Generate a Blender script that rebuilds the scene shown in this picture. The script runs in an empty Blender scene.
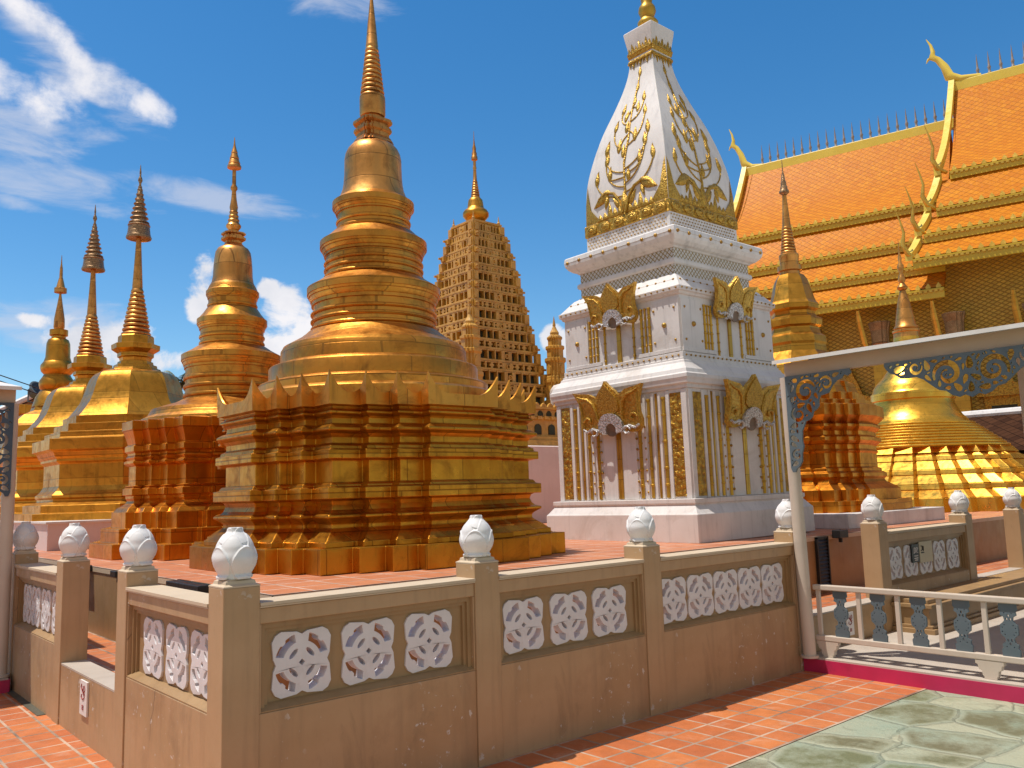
import bpy, bmesh, math, random
from mathutils import Vector, Matrix
from mathutils.geometry import tessellate_polygon
R = math.radians
random.seed(7)
SC = bpy.context.scene
COL = SC.collection
PI = math.pi

# ------------------------------------------------------------------ materials
def new_mat(name):
    m = bpy.data.materials.new(name); m.use_nodes = True
    nt = m.node_tree; nt.nodes.clear()
    out = nt.nodes.new('ShaderNodeOutputMaterial'); b = nt.nodes.new('ShaderNodeBsdfPrincipled')
    nt.links.new(b.outputs[0], out.inputs[0])
    return m, nt, b
def N(nt, t, **kw):
    n = nt.nodes.new(t)
    for k, v in kw.items():
        if k in n.inputs.keys(): n.inputs[k].default_value = v
        else: setattr(n, k, v)
    return n
def L(nt, a, b): nt.links.new(a, b)
def coords(nt, kind='Object'):
    return nt.nodes.new('ShaderNodeTexCoord').outputs[kind]
def mixc(nt, fac, a, b, mode='MIX'):
    n = nt.nodes.new('ShaderNodeMix'); n.data_type = 'RGBA'; n.blend_type = mode
    if isinstance(fac, float): n.inputs[0].default_value = fac
    else: L(nt, fac, n.inputs[0])
    for s, v in ((n.inputs[6], a), (n.inputs[7], b)):
        if isinstance(v, tuple): s.default_value = (*v, 1)
        else: L(nt, v, s)
    return n.outputs[2]
def maprange(nt, v, a, b, c=0., d=1.):
    n = nt.nodes.new('ShaderNodeMapRange'); L(nt, v, n.inputs[0])
    for i, x in enumerate((a, b, c, d)): n.inputs[i + 1].default_value = x
    return n.outputs[0]
def math_(nt, op, a, b=None):
    n = nt.nodes.new('ShaderNodeMath'); n.operation = op
    for s, v in ((n.inputs[0], a), (n.inputs[1], b)):
        if v is None: continue
        if isinstance(v, (int, float)): s.default_value = v
        else: L(nt, v, s)
    return n.outputs[0]
def noise(nt, vec, scale, detail=4, rough=.55, dist=0.):
    n = nt.nodes.new('ShaderNodeTexNoise'); L(nt, vec, n.inputs['Vector'])
    n.inputs['Scale'].default_value = scale; n.inputs['Detail'].default_value = detail
    n.inputs['Roughness'].default_value = rough; n.inputs['Distortion'].default_value = dist
    return n.outputs['Fac']
def mapping(nt, vec, scale=(1, 1, 1), loc=(0, 0, 0), rot=(0, 0, 0)):
    n = nt.nodes.new('ShaderNodeMapping'); L(nt, vec, n.inputs[0])
    n.inputs['Scale'].default_value = scale; n.inputs['Location'].default_value = loc; n.inputs['Rotation'].default_value = rot
    return n.outputs[0]
def bump(nt, b, h, strength=.3, dist=.01):
    n = nt.nodes.new('ShaderNodeBump'); n.inputs['Strength'].default_value = strength; n.inputs['Distance'].default_value = dist
    L(nt, h, n.inputs['Height']); L(nt, n.outputs[0], b.inputs['Normal']); return n

def painted(name, c, c2=None, rough=.6, scale=2.5, amt=.5, stain=None, stain_amt=.0, streak=0., bstr=.15, speck=None):
    """paint or plaster: two tones in clouds, optional stains, vertical streaks and chipped specks"""
    m, nt, b = new_mat(name); v = coords(nt)
    c2 = c2 or tuple(x * .82 for x in c)
    f = maprange(nt, noise(nt, v, scale, 6, .6), .35, .68, 0, amt)
    col = mixc(nt, f, c, c2)
    if stain:
        f2 = maprange(nt, noise(nt, v, scale * .7, 8, .7, .6), .54, .72, 0, stain_amt)
        col = mixc(nt, f2, col, stain)
    if streak:
        f3 = maprange(nt, noise(nt, mapping(nt, v, (9, 9, .7)), 1.6, 5, .6), .52, .75, 0, streak)
        col = mixc(nt, f3, col, tuple(x * .45 for x in c))
    if speck:   # flaked paint, grime splashes and hairline cracks
        g = maprange(nt, noise(nt, mapping(nt, v, (2.2, 2.2, 1.1)), 1.5, 9, .72, .4), .57, .74, 0, .5)
        col = mixc(nt, g, col, tuple(x * .36 for x in c))
        f4 = math_(nt, 'MULTIPLY', maprange(nt, noise(nt, v, 17, 4, .6), .635, .66), maprange(nt, noise(nt, v, 1.6, 3), .50, .56))
        col = mixc(nt, f4, col, speck)
        ve = nt.nodes.new('ShaderNodeTexVoronoi'); ve.feature = 'DISTANCE_TO_EDGE'; ve.inputs['Scale'].default_value = .8
        nz_ = nt.nodes.new('ShaderNodeTexNoise'); L(nt, v, nz_.inputs['Vector']); nz_.inputs['Scale'].default_value = 5.
        ad = nt.nodes.new('ShaderNodeVectorMath'); ad.operation = 'MULTIPLY_ADD'; L(nt, nz_.outputs['Color'], ad.inputs[0]); ad.inputs[1].default_value = (.12, .12, .12); L(nt, v, ad.inputs[2]); L(nt, ad.outputs[0], ve.inputs['Vector'])
        cr = math_(nt, 'MULTIPLY', maprange(nt, ve.outputs['Distance'], .0005, .004, .6, 0.), maprange(nt, noise(nt, v, 1.1, 2), .60, .64))
        col = mixc(nt, cr, col, tuple(x * .2 for x in c))
    L(nt, col, b.inputs['Base Color'])
    L(nt, maprange(nt, noise(nt, v, scale * 3, 3), .3, .7, rough - .1, min(1, rough + .12)), b.inputs['Roughness'])
    bump(nt, b, noise(nt, v, 38, 6, .6), bstr, .006)
    return m

def gold(name, c1, c2, c3=(.16, .07, .02), rough=.36, metal=.9, seam=.34, stain=.5, dent=.25, seamw=.014, bscale=3.2, ndl=None):
    """gilded sheet: tone changes from leaf to leaf, brown tarnish, uneven gloss, slight dents"""
    m, nt, b = new_mat(name); v = coords(nt)
    sx = nt.nodes.new('ShaderNodeSeparateXYZ'); L(nt, v, sx.inputs[0])
    cx = nt.nodes.new('ShaderNodeCombineXYZ')
    L(nt, math_(nt, 'ADD', sx.outputs[0], sx.outputs[1]), cx.inputs[0]); L(nt, sx.outputs[2], cx.inputs[1])
    br = nt.nodes.new('ShaderNodeTexBrick'); L(nt, cx.outputs[0], br.inputs['Vector'])
    for k, val in (('Scale', 1.), ('Mortar Size', seamw * .5), ('Mortar Smooth', .6), ('Bias', 0.), ('Brick Width', seam), ('Row Height', seam * .8)):
        br.inputs[k].default_value = val
    br.inputs['Color1'].default_value = (0, 0, 0, 1); br.inputs['Color2'].default_value = (1, 1, 1, 1); br.inputs['Mortar'].default_value = (.5, .5, .5, 1)
    big = noise(nt, v, bscale * .6, 5, .6)
    fac = math_(nt, 'ADD', math_(nt, 'MULTIPLY', br.outputs['Color'], .6), maprange(nt, big, .3, .7, 0, .5))
    col = mixc(nt, fac, c1, c2)
    tn = maprange(nt, noise(nt, v, bscale, 9, .72, .8), .5, .74, 0, stain)
    col = mixc(nt, tn, col, c3)
    col = mixc(nt, math_(nt, 'MULTIPLY', br.outputs['Fac'], .55), col, c3)
    drip = maprange(nt, noise(nt, mapping(nt, v, (7, 7, .8)), 1.5, 5, .65), .55, .8, 0, stain * .8)
    col = mixc(nt, drip, col, c3)
    L(nt, col, b.inputs['Base Color']); b.inputs['Metallic'].default_value = metal
    r = math_(nt, 'ADD', maprange(nt, noise(nt, v, bscale * 2.5, 5, .7), .3, .7, rough - .1, rough + .12), math_(nt, 'MULTIPLY', tn, .25))
    L(nt, r, b.inputs['Roughness'])
    h = math_(nt, 'ADD', math_(nt, 'MULTIPLY', noise(nt, v, 5.5, 3, .5), .8), math_(nt, 'MULTIPLY', br.outputs['Fac'], -.12))
    h = math_(nt, 'ADD', h, math_(nt, 'MULTIPLY', noise(nt, v, 60, 4, .6), .05))
    bump(nt, b, h, dent, .02)
    return m

def relief_gold(name, c1=(.62, .36, .05), c2=(.32, .16, .025), scale=22, strength=.9, metal=.75, rough=.38):
    m, nt, b = new_mat(name); v = coords(nt)
    vo = nt.nodes.new('ShaderNodeTexVoronoi'); vo.feature = 'SMOOTH_F1'; L(nt, v, vo.inputs['Vector']); vo.inputs['Scale'].default_value = scale
    n2 = noise(nt, v, scale * .7, 3, .6, 1.8)
    h = math_(nt, 'ADD', math_(nt, 'MULTIPLY', vo.outputs['Distance'], -1.), math_(nt, 'MULTIPLY', n2, .9))
    L(nt, mixc(nt, maprange(nt, h, -.25, .25), c2, c1), b.inputs['Base Color'])
    b.inputs['Metallic'].default_value = metal; b.inputs['Roughness'].default_value = rough
    bump(nt, b, h, strength, .02)
    return m

def tile_floor(name, pitch, ox, oy, c1, c2, grout, mortar=.012, dirt=.35, stain=(.18, .07, .035)):
    m, nt, b = new_mat(name); v = coords(nt)
    mp = mapping(nt, v, (1, 1, 1), (-ox, -oy, 0))
    br = nt.nodes.new('ShaderNodeTexBrick'); br.offset = 0.; L(nt, mp, br.inputs['Vector'])
    for k, val in (('Scale', 1.), ('Mortar Size', mortar * .5), ('Mortar Smooth', .15), ('Bias', 0.), ('Brick Width', pitch), ('Row Height', pitch)):
        br.inputs[k].default_value = val
    br.inputs['Color1'].default_value = (*c1, 1); br.inputs['Color2'].default_value = (*c2, 1)
    gn = mixc(nt, maprange(nt, noise(nt, v, 2.3, 4), .4, .65), grout, tuple(x * .35 for x in grout))
    L(nt, gn, br.inputs['Mortar'])
    n1 = maprange(nt, noise(nt, v, 7, 6, .65), .45, .75, 0, dirt)
    col = mixc(nt, n1, br.outputs['Color'], stain)
    n2 = maprange(nt, noise(nt, v, 3.1, 7, .7, .5), .55, .75, 0, .5)
    col = mixc(nt, n2, col, (.62, .40, .28))
    L(nt, col, b.inputs['Base Color'])
    L(nt, maprange(nt, noise(nt, v, 12, 4), .3, .7, .38, .62), b.inputs['Roughness'])
    h = math_(nt, 'ADD', math_(nt, 'MULTIPLY', br.outputs['Fac'], -1.), math_(nt, 'MULTIPLY', noise(nt, v, 30, 5), .35))
    bump(nt, b, h, .5, .006)
    return m

def stamped(name):
    m, nt, b = new_mat(name); v = coords(nt)
    d = nt.nodes.new('ShaderNodeVectorMath'); d.operation = 'ADD'; L(nt, v, d.inputs[0])
    nz = nt.nodes.new('ShaderNodeTexNoise'); L(nt, v, nz.inputs['Vector']); nz.inputs['Scale'].default_value = 3.; nz.inputs['Detail'].default_value = 4
    sc = nt.nodes.new('ShaderNodeVectorMath'); sc.operation = 'SCALE'; L(nt, nz.outputs['Color'], sc.inputs[0]); sc.inputs['Scale'].default_value = .14
    L(nt, sc.outputs[0], d.inputs[1])
    vo = nt.nodes.new('ShaderNodeTexVoronoi'); L(nt, d.outputs[0], vo.inputs['Vector']); vo.inputs['Scale'].default_value = 2.1; vo.inputs['Randomness'].default_value = .75
    ve = nt.nodes.new('ShaderNodeTexVoronoi'); ve.feature = 'DISTANCE_TO_EDGE'; L(nt, d.outputs[0], ve.inputs['Vector']); ve.inputs['Scale'].default_value = 2.1; ve.inputs['Randomness'].default_value = .75
    s = nt.nodes.new('ShaderNodeSeparateColor'); L(nt, vo.outputs['Color'], s.inputs[0])
    inner = maprange(nt, ve.outputs['Distance'], .03, .12)
    pick = maprange(nt, s.outputs[0], .42, .48)
    tone = mixc(nt, s.outputs[1], (.13, .165, .065), (.15, .115, .065))
    base = mixc(nt, maprange(nt, noise(nt, v, 1.3, 6, .65), .35, .65), (.27, .335, .25), (.37, .37, .26))
    base = mixc(nt, maprange(nt, s.outputs[2], .3, .8, 0, .55), base, (.42, .40, .27))
    patch = math_(nt, 'MULTIPLY', math_(nt, 'MULTIPLY', inner, pick), maprange(nt, noise(nt, v, 2.6, 6, .7), .36, .58, .1, .95))
    col = mixc(nt, patch, base, tone)
    dk = maprange(nt, noise(nt, v, 5.5, 8, .75, .6), .57, .72, 0, .75)
    col = mixc(nt, dk, col, (.12, .105, .06))
    jo = math_(nt, 'MULTIPLY', maprange(nt, ve.outputs['Distance'], .0, .014, .85, 0.), maprange(nt, noise(nt, v, 2.2, 4), .35, .6))
    col = mixc(nt, jo, col, (.11, .12, .08))
    L(nt, col, b.inputs['Base Color']); b.inputs['Roughness'].default_value = .72
    h = math_(nt, 'ADD', maprange(nt, ve.outputs['Distance'], 0, .05), math_(nt, 'MULTIPLY', noise(nt, v, 14, 7, .7), .9))
    bump(nt, b, h, .9, .02)
    return m

def roof_tiles(name, c1, c2, c3, w=.17, h=.15, rough=.3):
    """small diagonal fish-scale tiles; uses the mesh UV (metres along, metres down the slope)"""
    m, nt, b = new_mat(name); uv = coords(nt, 'UV')
    mp = mapping(nt, uv, (1, 1, 1), (0, 0, 0), (0, 0, R(45)))
    br = nt.nodes.new('ShaderNodeTexBrick'); br.offset = 0.; L(nt, mp, br.inputs['Vector'])
    for k, val in (('Scale', 1.), ('Mortar Size', .011), ('Mortar Smooth', .5), ('Bias', 0.), ('Brick Width', w), ('Row Height', h)):
        br.inputs[k].default_value = val
    br.inputs['Color1'].default_value = (*c1, 1); br.inputs['Color2'].default_value = (*c2, 1); br.inputs['Mortar'].default_value = (*c3, 1)
    f = maprange(nt, noise(nt, uv, .5, 5, .6), .4, .7, 0, .5)
    L(nt, mixc(nt, f, br.outputs['Color'], c2), b.inputs['Base Color'])
    b.inputs['Roughness'].default_value = rough; b.inputs['Specular IOR Level'].default_value = .18
    sp = nt.nodes.new('ShaderNodeSeparateXYZ'); L(nt, mp, sp.inputs[0])
    saw = math_(nt, 'ADD', math_(nt, 'FRACT', math_(nt, 'DIVIDE', sp.outputs[0], w)), math_(nt, 'FRACT', math_(nt, 'DIVIDE', sp.outputs[1], h)))
    bump(nt, b, math_(nt, 'ADD', saw, math_(nt, 'MULTIPLY', noise(nt, uv, 9, 3), .8)), .55, .03)
    return m

def dull(m, v=.1):
    for n in m.node_tree.nodes:
        if n.type == 'BSDF_PRINCIPLED': n.inputs['Specular IOR Level'].default_value = v
    return m
def lattice_pattern(name, white, gold_c, scale):
    m, nt, b = new_mat(name); v = coords(nt)
    sx = nt.nodes.new('ShaderNodeSeparateXYZ'); L(nt, v, sx.inputs[0])
    cx = nt.nodes.new('ShaderNodeCombineXYZ')
    L(nt, math_(nt, 'ADD', sx.outputs[0], sx.outputs[1]), cx.inputs[0]); L(nt, sx.outputs[2], cx.inputs[1])
    mp = mapping(nt, cx.outputs[0], (1, 1, 1), (0, 0, 0), (0, 0, R(45)))
    br = nt.nodes.new('ShaderNodeTexBrick'); br.offset = 0.; L(nt, mp, br.inputs['Vector'])
    for k, val in (('Scale', scale), ('Mortar Size', .13), ('Mortar Smooth', .3), ('Bias', 0.), ('Brick Width', 1.), ('Row Height', 1.)):
        br.inputs[k].default_value = val
    f = br.outputs['Fac']
    L(nt, mixc(nt, f, white, gold_c), b.inputs['Base Color']); b.inputs['Roughness'].default_value = .45
    L(nt, maprange(nt, f, 0, 1, 0, .6), b.inputs['Metallic'])
    bump(nt, b, f, .6, .01)
    return m

M = {}
M['gold_main'] = gold('gold_sheet', (.80, .365, .060), (.53, .205, .026), (.17, .07, .016), .38, .93, .42, .8, .45)
M['gold_base'] = gold('gold_sheet_base', (.70, .325, .034), (.40, .158, .011), (.15, .055, .008), .34, .95, .40, .65, .3)
M['gold_orange'] = gold('gold_sheet_orange', (.78, .33, .034), (.52, .175, .012), (.20, .06, .008), .36, .93, .36, .55, .3)
M['gold_pale'] = gold('gold_sheet_pale', (.76, .37, .050), (.48, .205, .021), (.20, .095, .014), .37, .93, .42, .75, .32)
M['gold_bronze'] = gold('gold_bronze', (.80, .39, .105), (.52, .22, .05), (.13, .055, .02), .38, .92, .3, .75, .3)
M['gold_bright'] = gold('gold_bright', (.90, .53, .08), (.78, .40, .045), (.40, .19, .03), .30, .9, .3, .3, .14)
M['gold_trim'] = relief_gold('gold_relief')
M['gold_plain'] = gold('gold_paint', (.66, .40, .055), (.50, .28, .035), (.22, .11, .02), .4, .7, .3, .4, .2)
M['gold_tower'] = painted('tower_gilding', (.66, .365, .068), (.44, .215, .03), .40, 4, .9, (.16, .08, .016), .6, .3, .3)
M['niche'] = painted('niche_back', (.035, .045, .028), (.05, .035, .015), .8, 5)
M['white'] = painted('white_paint', (.72, .675, .645), (.61, .56, .525), .58, 2.4, .75, (.40, .33, .27), .5, .38, .18)
M['white_old'] = painted('weathered_white', (.74, .71, .69), (.60, .57, .55), .6, 3, .7, (.22, .20, .18), .55, .55, .25)
M['pink_white'] = painted('pinkish_paint', (.70, .58, .56), (.62, .50, .48), .6, 1.6, .6, (.46, .38, .34), .3, .12)
M['finial'] = painted('finial_white', (.77, .755, .75), (.66, .64, .63), .62, 9, .7, (.42, .38, .34), .5, .2, .2)
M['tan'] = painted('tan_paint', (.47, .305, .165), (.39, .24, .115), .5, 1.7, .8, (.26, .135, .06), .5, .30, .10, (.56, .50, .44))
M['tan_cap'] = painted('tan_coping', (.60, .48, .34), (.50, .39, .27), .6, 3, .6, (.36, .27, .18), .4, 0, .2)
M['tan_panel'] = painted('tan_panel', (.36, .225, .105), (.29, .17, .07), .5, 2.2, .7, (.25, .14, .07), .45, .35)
M['tile_white'] = painted('lattice_white', (.74, .71, .72), (.64, .61, .62), .5, 6, .6, (.45, .36, .30), .4, .1)
M['floor'] = tile_floor('terracotta_tiles', .205, 2.79, -.005, (.58, .19, .058), (.46, .125, .042), (.56, .40, .29), .020)
M['terrace'] = tile_floor('terrace_tiles', .30, .75, 1.05, (.56, .21, .095), (.48, .16, .07), (.70, .58, .48), .016, .2)
M['stamped'] = stamped('stamped_concrete')
M['concrete'] = painted('grey_concrete', (.33, .31, .28), (.25, .24, .21), .8, .9)
M['gutter'] = painted('damp_gutter', (.09, .085, .06), (.05, .05, .035), .6, 4)
M['step'] = painted('pale_step', (.50, .43, .36), (.40, .33, .27), .6, 2.3, .6, (.34, .27, .2), .4)
M['magenta'] = painted('magenta_paint', (.54, .022, .10), (.42, .016, .07), .45, 3, .7, (.16, .012, .03), .5)
M['pole'] = painted('cream_paint', (.60, .51, .42), (.52, .43, .34), .45, 3, .5, (.40, .3, .2), .3, .15, .08)
M['fascia'] = painted('fascia_paint', (.50, .39, .285), (.43, .33, .235), .5, 3, .5)
M['roofing'] = painted('white_roofing', (.76, .73, .68), (.66, .62, .57), .5, 2, .5, (.5, .45, .4), .3)
M['bluegrey'] = painted('blue_grey_paint', (.115, .15, .17), (.085, .115, .135), .5, 6, .6, (.07, .08, .085), .4)
M['bluedark'] = painted('dark_blue_paint', (.055, .085, .125), (.04, .06, .09), .5, 6, .6)
M['black'] = painted('black_plastic', (.012, .012, .013), (.02, .02, .02), .4, 8)
M['glass'] = painted('lamp_glass', (.05, .06, .07), (.03, .035, .04), .12, 8)
M['card'] = painted('card_white', (.74, .70, .68), (.66, .60, .58), .6, 8)
M['cream_card'] = painted('cream_card', (.60, .52, .36), (.54, .46, .31), .6, 8)
M['redink'] = painted('red_ink', (.30, .02, .015), (.22, .015, .01), .6, 20)
M['darkink'] = painted('dark_ink', (.03, .025, .02), (.05, .04, .03), .6, 20)
M['roof_orange'] = roof_tiles('orange_glazed_tiles', (.66, .235, .006), (.55, .165, .004), (.20, .055, .003), .21, .21, .5)
M['roof_fascia'] = painted('yellow_gilding', (.62, .43, .028), (.50, .32, .018), .35, 2, .6)
M['ridge_yellow'] = painted('yellow_ridge', (.80, .60, .09), (.70, .50, .06), .35, 2, .6)
M['antefix'] = gold('antefix_gold', (.80, .52, .09), (.62, .36, .05), (.25, .12, .02), .35, .6, .3, .4, .2)
M['mouth'] = painted('mouth_brown', (.22, .15, .10), (.12, .08, .05), .6, 12)
M['gold_stud'] = gold('stud_gold', (.50, .30, .06), (.36, .19, .035), (.15, .08, .02), .4, .6, .3, .4, .2)
M['gold_arch'] = relief_gold('gold_relief_arch', (.70, .44, .08), (.46, .25, .035), 34, .5, .6, .36)
M['gold_fine'] = relief_gold('gold_relief_fine', (.60, .37, .06), (.36, .19, .025), 60, .4, .65, .38)
M['ridge_spike'] = painted('weathered_spike', (.30, .25, .22), (.20, .165, .145), .45, 5)
M['brown_tiles'] = roof_tiles('brown_roof_tiles', (.085, .036, .018), (.035, .015, .009), (.01, .006, .004), .2, .24, .95)
dull(M['brown_tiles'], .05)
M['red_tiles'] = roof_tiles('red_roof_tiles', (.24, .045, .035), (.15, .03, .025), (.05, .012, .01), .3, .26, .6)
M['mirror'] = gold('dark_mosaic', (.54, .34, .17), (.29, .165, .08), (.09, .05, .025), .38, .7, .05, .5, .6)
M['silver'] = relief_gold('silver_relief', (.78, .77, .76), (.30, .26, .22), 60, .6, .45, .35)
M['lattice_w'] = lattice_pattern('gilded_lattice', (.62, .58, .54), (.33, .20, .045), 22)
M['bark'] = painted('bark', (.10, .075, .05), (.06, .045, .03), .9, 6)
M['leaf'] = painted('palm_leaf', (.045, .075, .022), (.025, .045, .015), .5, 8)
def wall_gold():
    m, nt, b = new_mat('temple_wall_pattern'); uv = coords(nt, 'UV')
    br = nt.nodes.new('ShaderNodeTexBrick'); br.offset = 0.; L(nt, mapping(nt, uv, (1, 1.7, 1), (0, 0, 0), (0, 0, R(45))), br.inputs['Vector'])
    for k, val in (('Scale', 1.), ('Mortar Size', .03), ('Mortar Smooth', .9), ('Bias', 0.), ('Brick Width', .17), ('Row Height', .17)):
        br.inputs[k].default_value = val
    br.inputs['Color1'].default_value = (.66, .43, .045, 1); br.inputs['Color2'].default_value = (.52, .33, .03, 1); br.inputs['Mortar'].default_value = (.27, .165, .02, 1)
    L(nt, br.outputs['Color'], b.inputs['Base Color']); b.inputs['Metallic'].default_value = .08; b.inputs['Roughness'].default_value = .4
    bump(nt, b, math_(nt, 'MULTIPLY', br.outputs['Fac'], -1.), .5, .02)
    return m
M['temple_wall'] = wall_gold()

# ------------------------------------------------------------------ mesh builder
class MB:
    def __init__(s): s.v = []; s.f = []; s.uv = {}
    def add(s, vs, fs):
        o = len(s.v); s.v += [tuple(p) for p in vs]; s.f += [tuple(i + o for i in f) for f in fs]; return o
    def box(s, x0, x1, y0, y1, z0, z1):
        if x0 > x1: x0, x1 = x1, x0
        if y0 > y1: y0, y1 = y1, y0
        s.add([(x0, y0, z0), (x1, y0, z0), (x1, y1, z0), (x0, y1, z0), (x0, y0, z1), (x1, y0, z1), (x1, y1, z1), (x0, y1, z1)],
              [(3, 2, 1, 0), (4, 5, 6, 7), (0, 1, 5, 4), (1, 2, 6, 5), (2, 3, 7, 6), (3, 0, 4, 7)])
    def loft(s, rings, cap0=True, cap1=True, closed=True):
        n = len(rings[0]); o = len(s.v)
        for r in rings: s.v += [tuple(p) for p in r]
        for k in range(len(rings) - 1):
            for i in range(n if closed else n - 1):
                j = (i + 1) % n
                s.f.append((o + k * n + i, o + k * n + j, o + (k + 1) * n + j, o + (k + 1) * n + i))
        if cap0: s.f.append(tuple(o + i for i in reversed(range(n))))
        if cap1: s.f.append(tuple(o + (len(rings) - 1) * n + i for i in range(n)))
    def lathe(s, prof, n=48, c=(0, 0), ph=0.):
        s.loft([[(c[0] + r * math.cos(ph + 2 * PI * i / n), c[1] + r * math.sin(ph + 2 * PI * i / n), z) for i in range(n)] for r, z in prof])
    def square(s, prof, c=(0, 0)):
        s.loft([[(c[0] + sx * h, c[1] + sy * h, z) for sx, sy in ((-1, -1), (1, -1), (1, 1), (-1, 1))] for h, z in prof])
    def tube(s, pts, rads, n=8, flat=1.):
        pts = [Vector(p) for p in pts]; rings = []
        if isinstance(rads, (int, float)): rads = [rads] * len(pts)
        prev = None
        for i, p in enumerate(pts):
            t = (pts[min(i + 1, len(pts) - 1)] - pts[max(i - 1, 0)]).normalized()
            ref = prev if prev is not None and abs(prev.dot(t)) < .95 else (Vector((0, 0, 1)) if abs(t.z) < .9 else Vector((1, 0, 0)))
            u = (ref - t * ref.dot(t)).normalized(); w = t.cross(u); prev = u
            rings.append([p + u * (rads[i] * math.cos(2 * PI * k / n)) + w * (rads[i] * flat * math.sin(2 * PI * k / n)) for k in range(n)])
        s.loft(rings)
    def plate(s, loops, thick, place):
        """flat outline with holes; place(u, v, w) -> point"""
        flat = [p for lp in loops for p in lp]
        tris = tessellate_polygon([[Vector((p[0], p[1], 0)) for p in lp] for lp in loops])
        n = len(flat)
        o = s.add([place(p[0], p[1], thick / 2) for p in flat] + [place(p[0], p[1], -thick / 2) for p in flat], [])
        for t in tris:
            s.f.append((o + t[0], o + t[1], o + t[2])); s.f.append((o + n + t[2], o + n + t[1], o + n + t[0]))
        k = 0
        for lp in loops:
            m = len(lp)
            for i in range(m):
                a, b = o + k + i, o + k + (i + 1) % m
                s.f.append((a, b, b + n, a + n))
            k += m
    def sheet(s, P, uvs):
        """P: grid rows of points with matching uv grid"""
        nr, nc = len(P), len(P[0]); o = len(s.v)
        for r in P: s.v += [tuple(p) for p in r]
        for i in range(nr - 1):
            for j in range(nc - 1):
                s.uv[len(s.f)] = [uvs[i][j], uvs[i][j + 1], uvs[i + 1][j + 1], uvs[i + 1][j]]
                s.f.append((o + i * nc + j, o + i * nc + j + 1, o + (i + 1) * nc + j + 1, o + (i + 1) * nc + j))
    def dome(s, c, r, nrm, n=6):
        """small half-sphere stud on a wall, nrm = outward unit axis"""
        nv = Vector(nrm); u = Vector((0, 0, 1)) if abs(nv.z) < .9 else Vector((1, 0, 0)); w = nv.cross(u)
        c = Vector(c)
        rings = [[c + u * (r * cc * math.cos(2 * PI * k / n)) + w * (r * cc * math.sin(2 * PI * k / n)) + nv * (r * ss) for k in range(n)]
                 for cc, ss in ((1, -.1), (.8, .55), (.35, .9))]
        s.loft(rings)
    def build(s, name, mat, parent=None, smooth=None, recalc=True, bevel=0.):
        me = bpy.data.meshes.new(name); me.from_pydata(s.v, [], s.f)
        if s.uv:
            ul = me.uv_layers.new(name='UVMap')
            for fi, q in s.uv.items():
                for li, c in zip(me.polygons[fi].loop_indices, q): ul.data[li].uv = c
        if recalc:
            bm = bmesh.new(); bm.from_mesh(me); bmesh.ops.recalc_face_normals(bm, faces=bm.faces); bm.to_mesh(me); bm.free()
        me.materials.append(mat)
        if smooth is not None:
            for p in me.polygons: p.use_smooth = True
            me.set_sharp_from_angle(angle=R(smooth))
        me.update()
        o = bpy.data.objects.new(name, me); COL.objects.link(o)
        if parent: o.parent = parent
        if bevel:
            md = o.modifiers.new('Bevel', 'BEVEL'); md.width = bevel; md.segments = 2; md.limit_method = 'ANGLE'; md.angle_limit = R(40)
        return o

def tag(o, label=None, cat=None, group=None, kind=None):
    if label: o['label'] = label
    if cat: o['category'] = cat
    if group: o['group'] = group
    if kind: o['kind'] = kind
    return o
def thing(name, loc, label, cat, group=None, rz=0.):
    o = bpy.data.objects.new(name, None); COL.objects.link(o); o.location = loc; o.rotation_euler.z = rz; o.empty_display_size = .3
    return tag(o, label, cat, group)
def dup(root, loc=None, rz=None, label=None):
    def rec(o, par):
        c = o.copy(); COL.objects.link(c); c.parent = par
        for ch in o.children: rec(ch, c)
        return c
    c = rec(root, None)
    if loc: c.location = loc
    if rz is not None: c.rotation_euler.z = rz
    if label: c['label'] = label
    return c
def arc(cx, cy, r, a0, a1, n):
    return [(cx + r * math.cos(R(a0 + (a1 - a0) * i / n)), cy + r * math.sin(R(a0 + (a1 - a0) * i / n))) for i in range(n + 1)]

# ------------------------------------------------------------------ camera
cam = bpy.data.cameras.new('camera'); co = bpy.data.objects.new('camera', cam); COL.objects.link(co); SC.camera = co
cam.sensor_width = 36; cam.lens = 36 * 846.56 / 1024; cam.clip_end = 2000; cam.clip_start = .05
rx, ux, fw = Vector((.757, -.653, -.030)), Vector((-.060, -.115, .992)), Vector((.651, .749, .127))
fw.normalize(); rx = (rx - fw * rx.dot(fw)).normalized(); ux = rx.cross(fw)
mw = Matrix((( rx.x, ux.x, -fw.x), (rx.y, ux.y, -fw.y), (rx.z, ux.z, -fw.z))).to_4x4(); mw.translation = (-1.678, -4.116, 1.6)
co.matrix_world = mw

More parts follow.
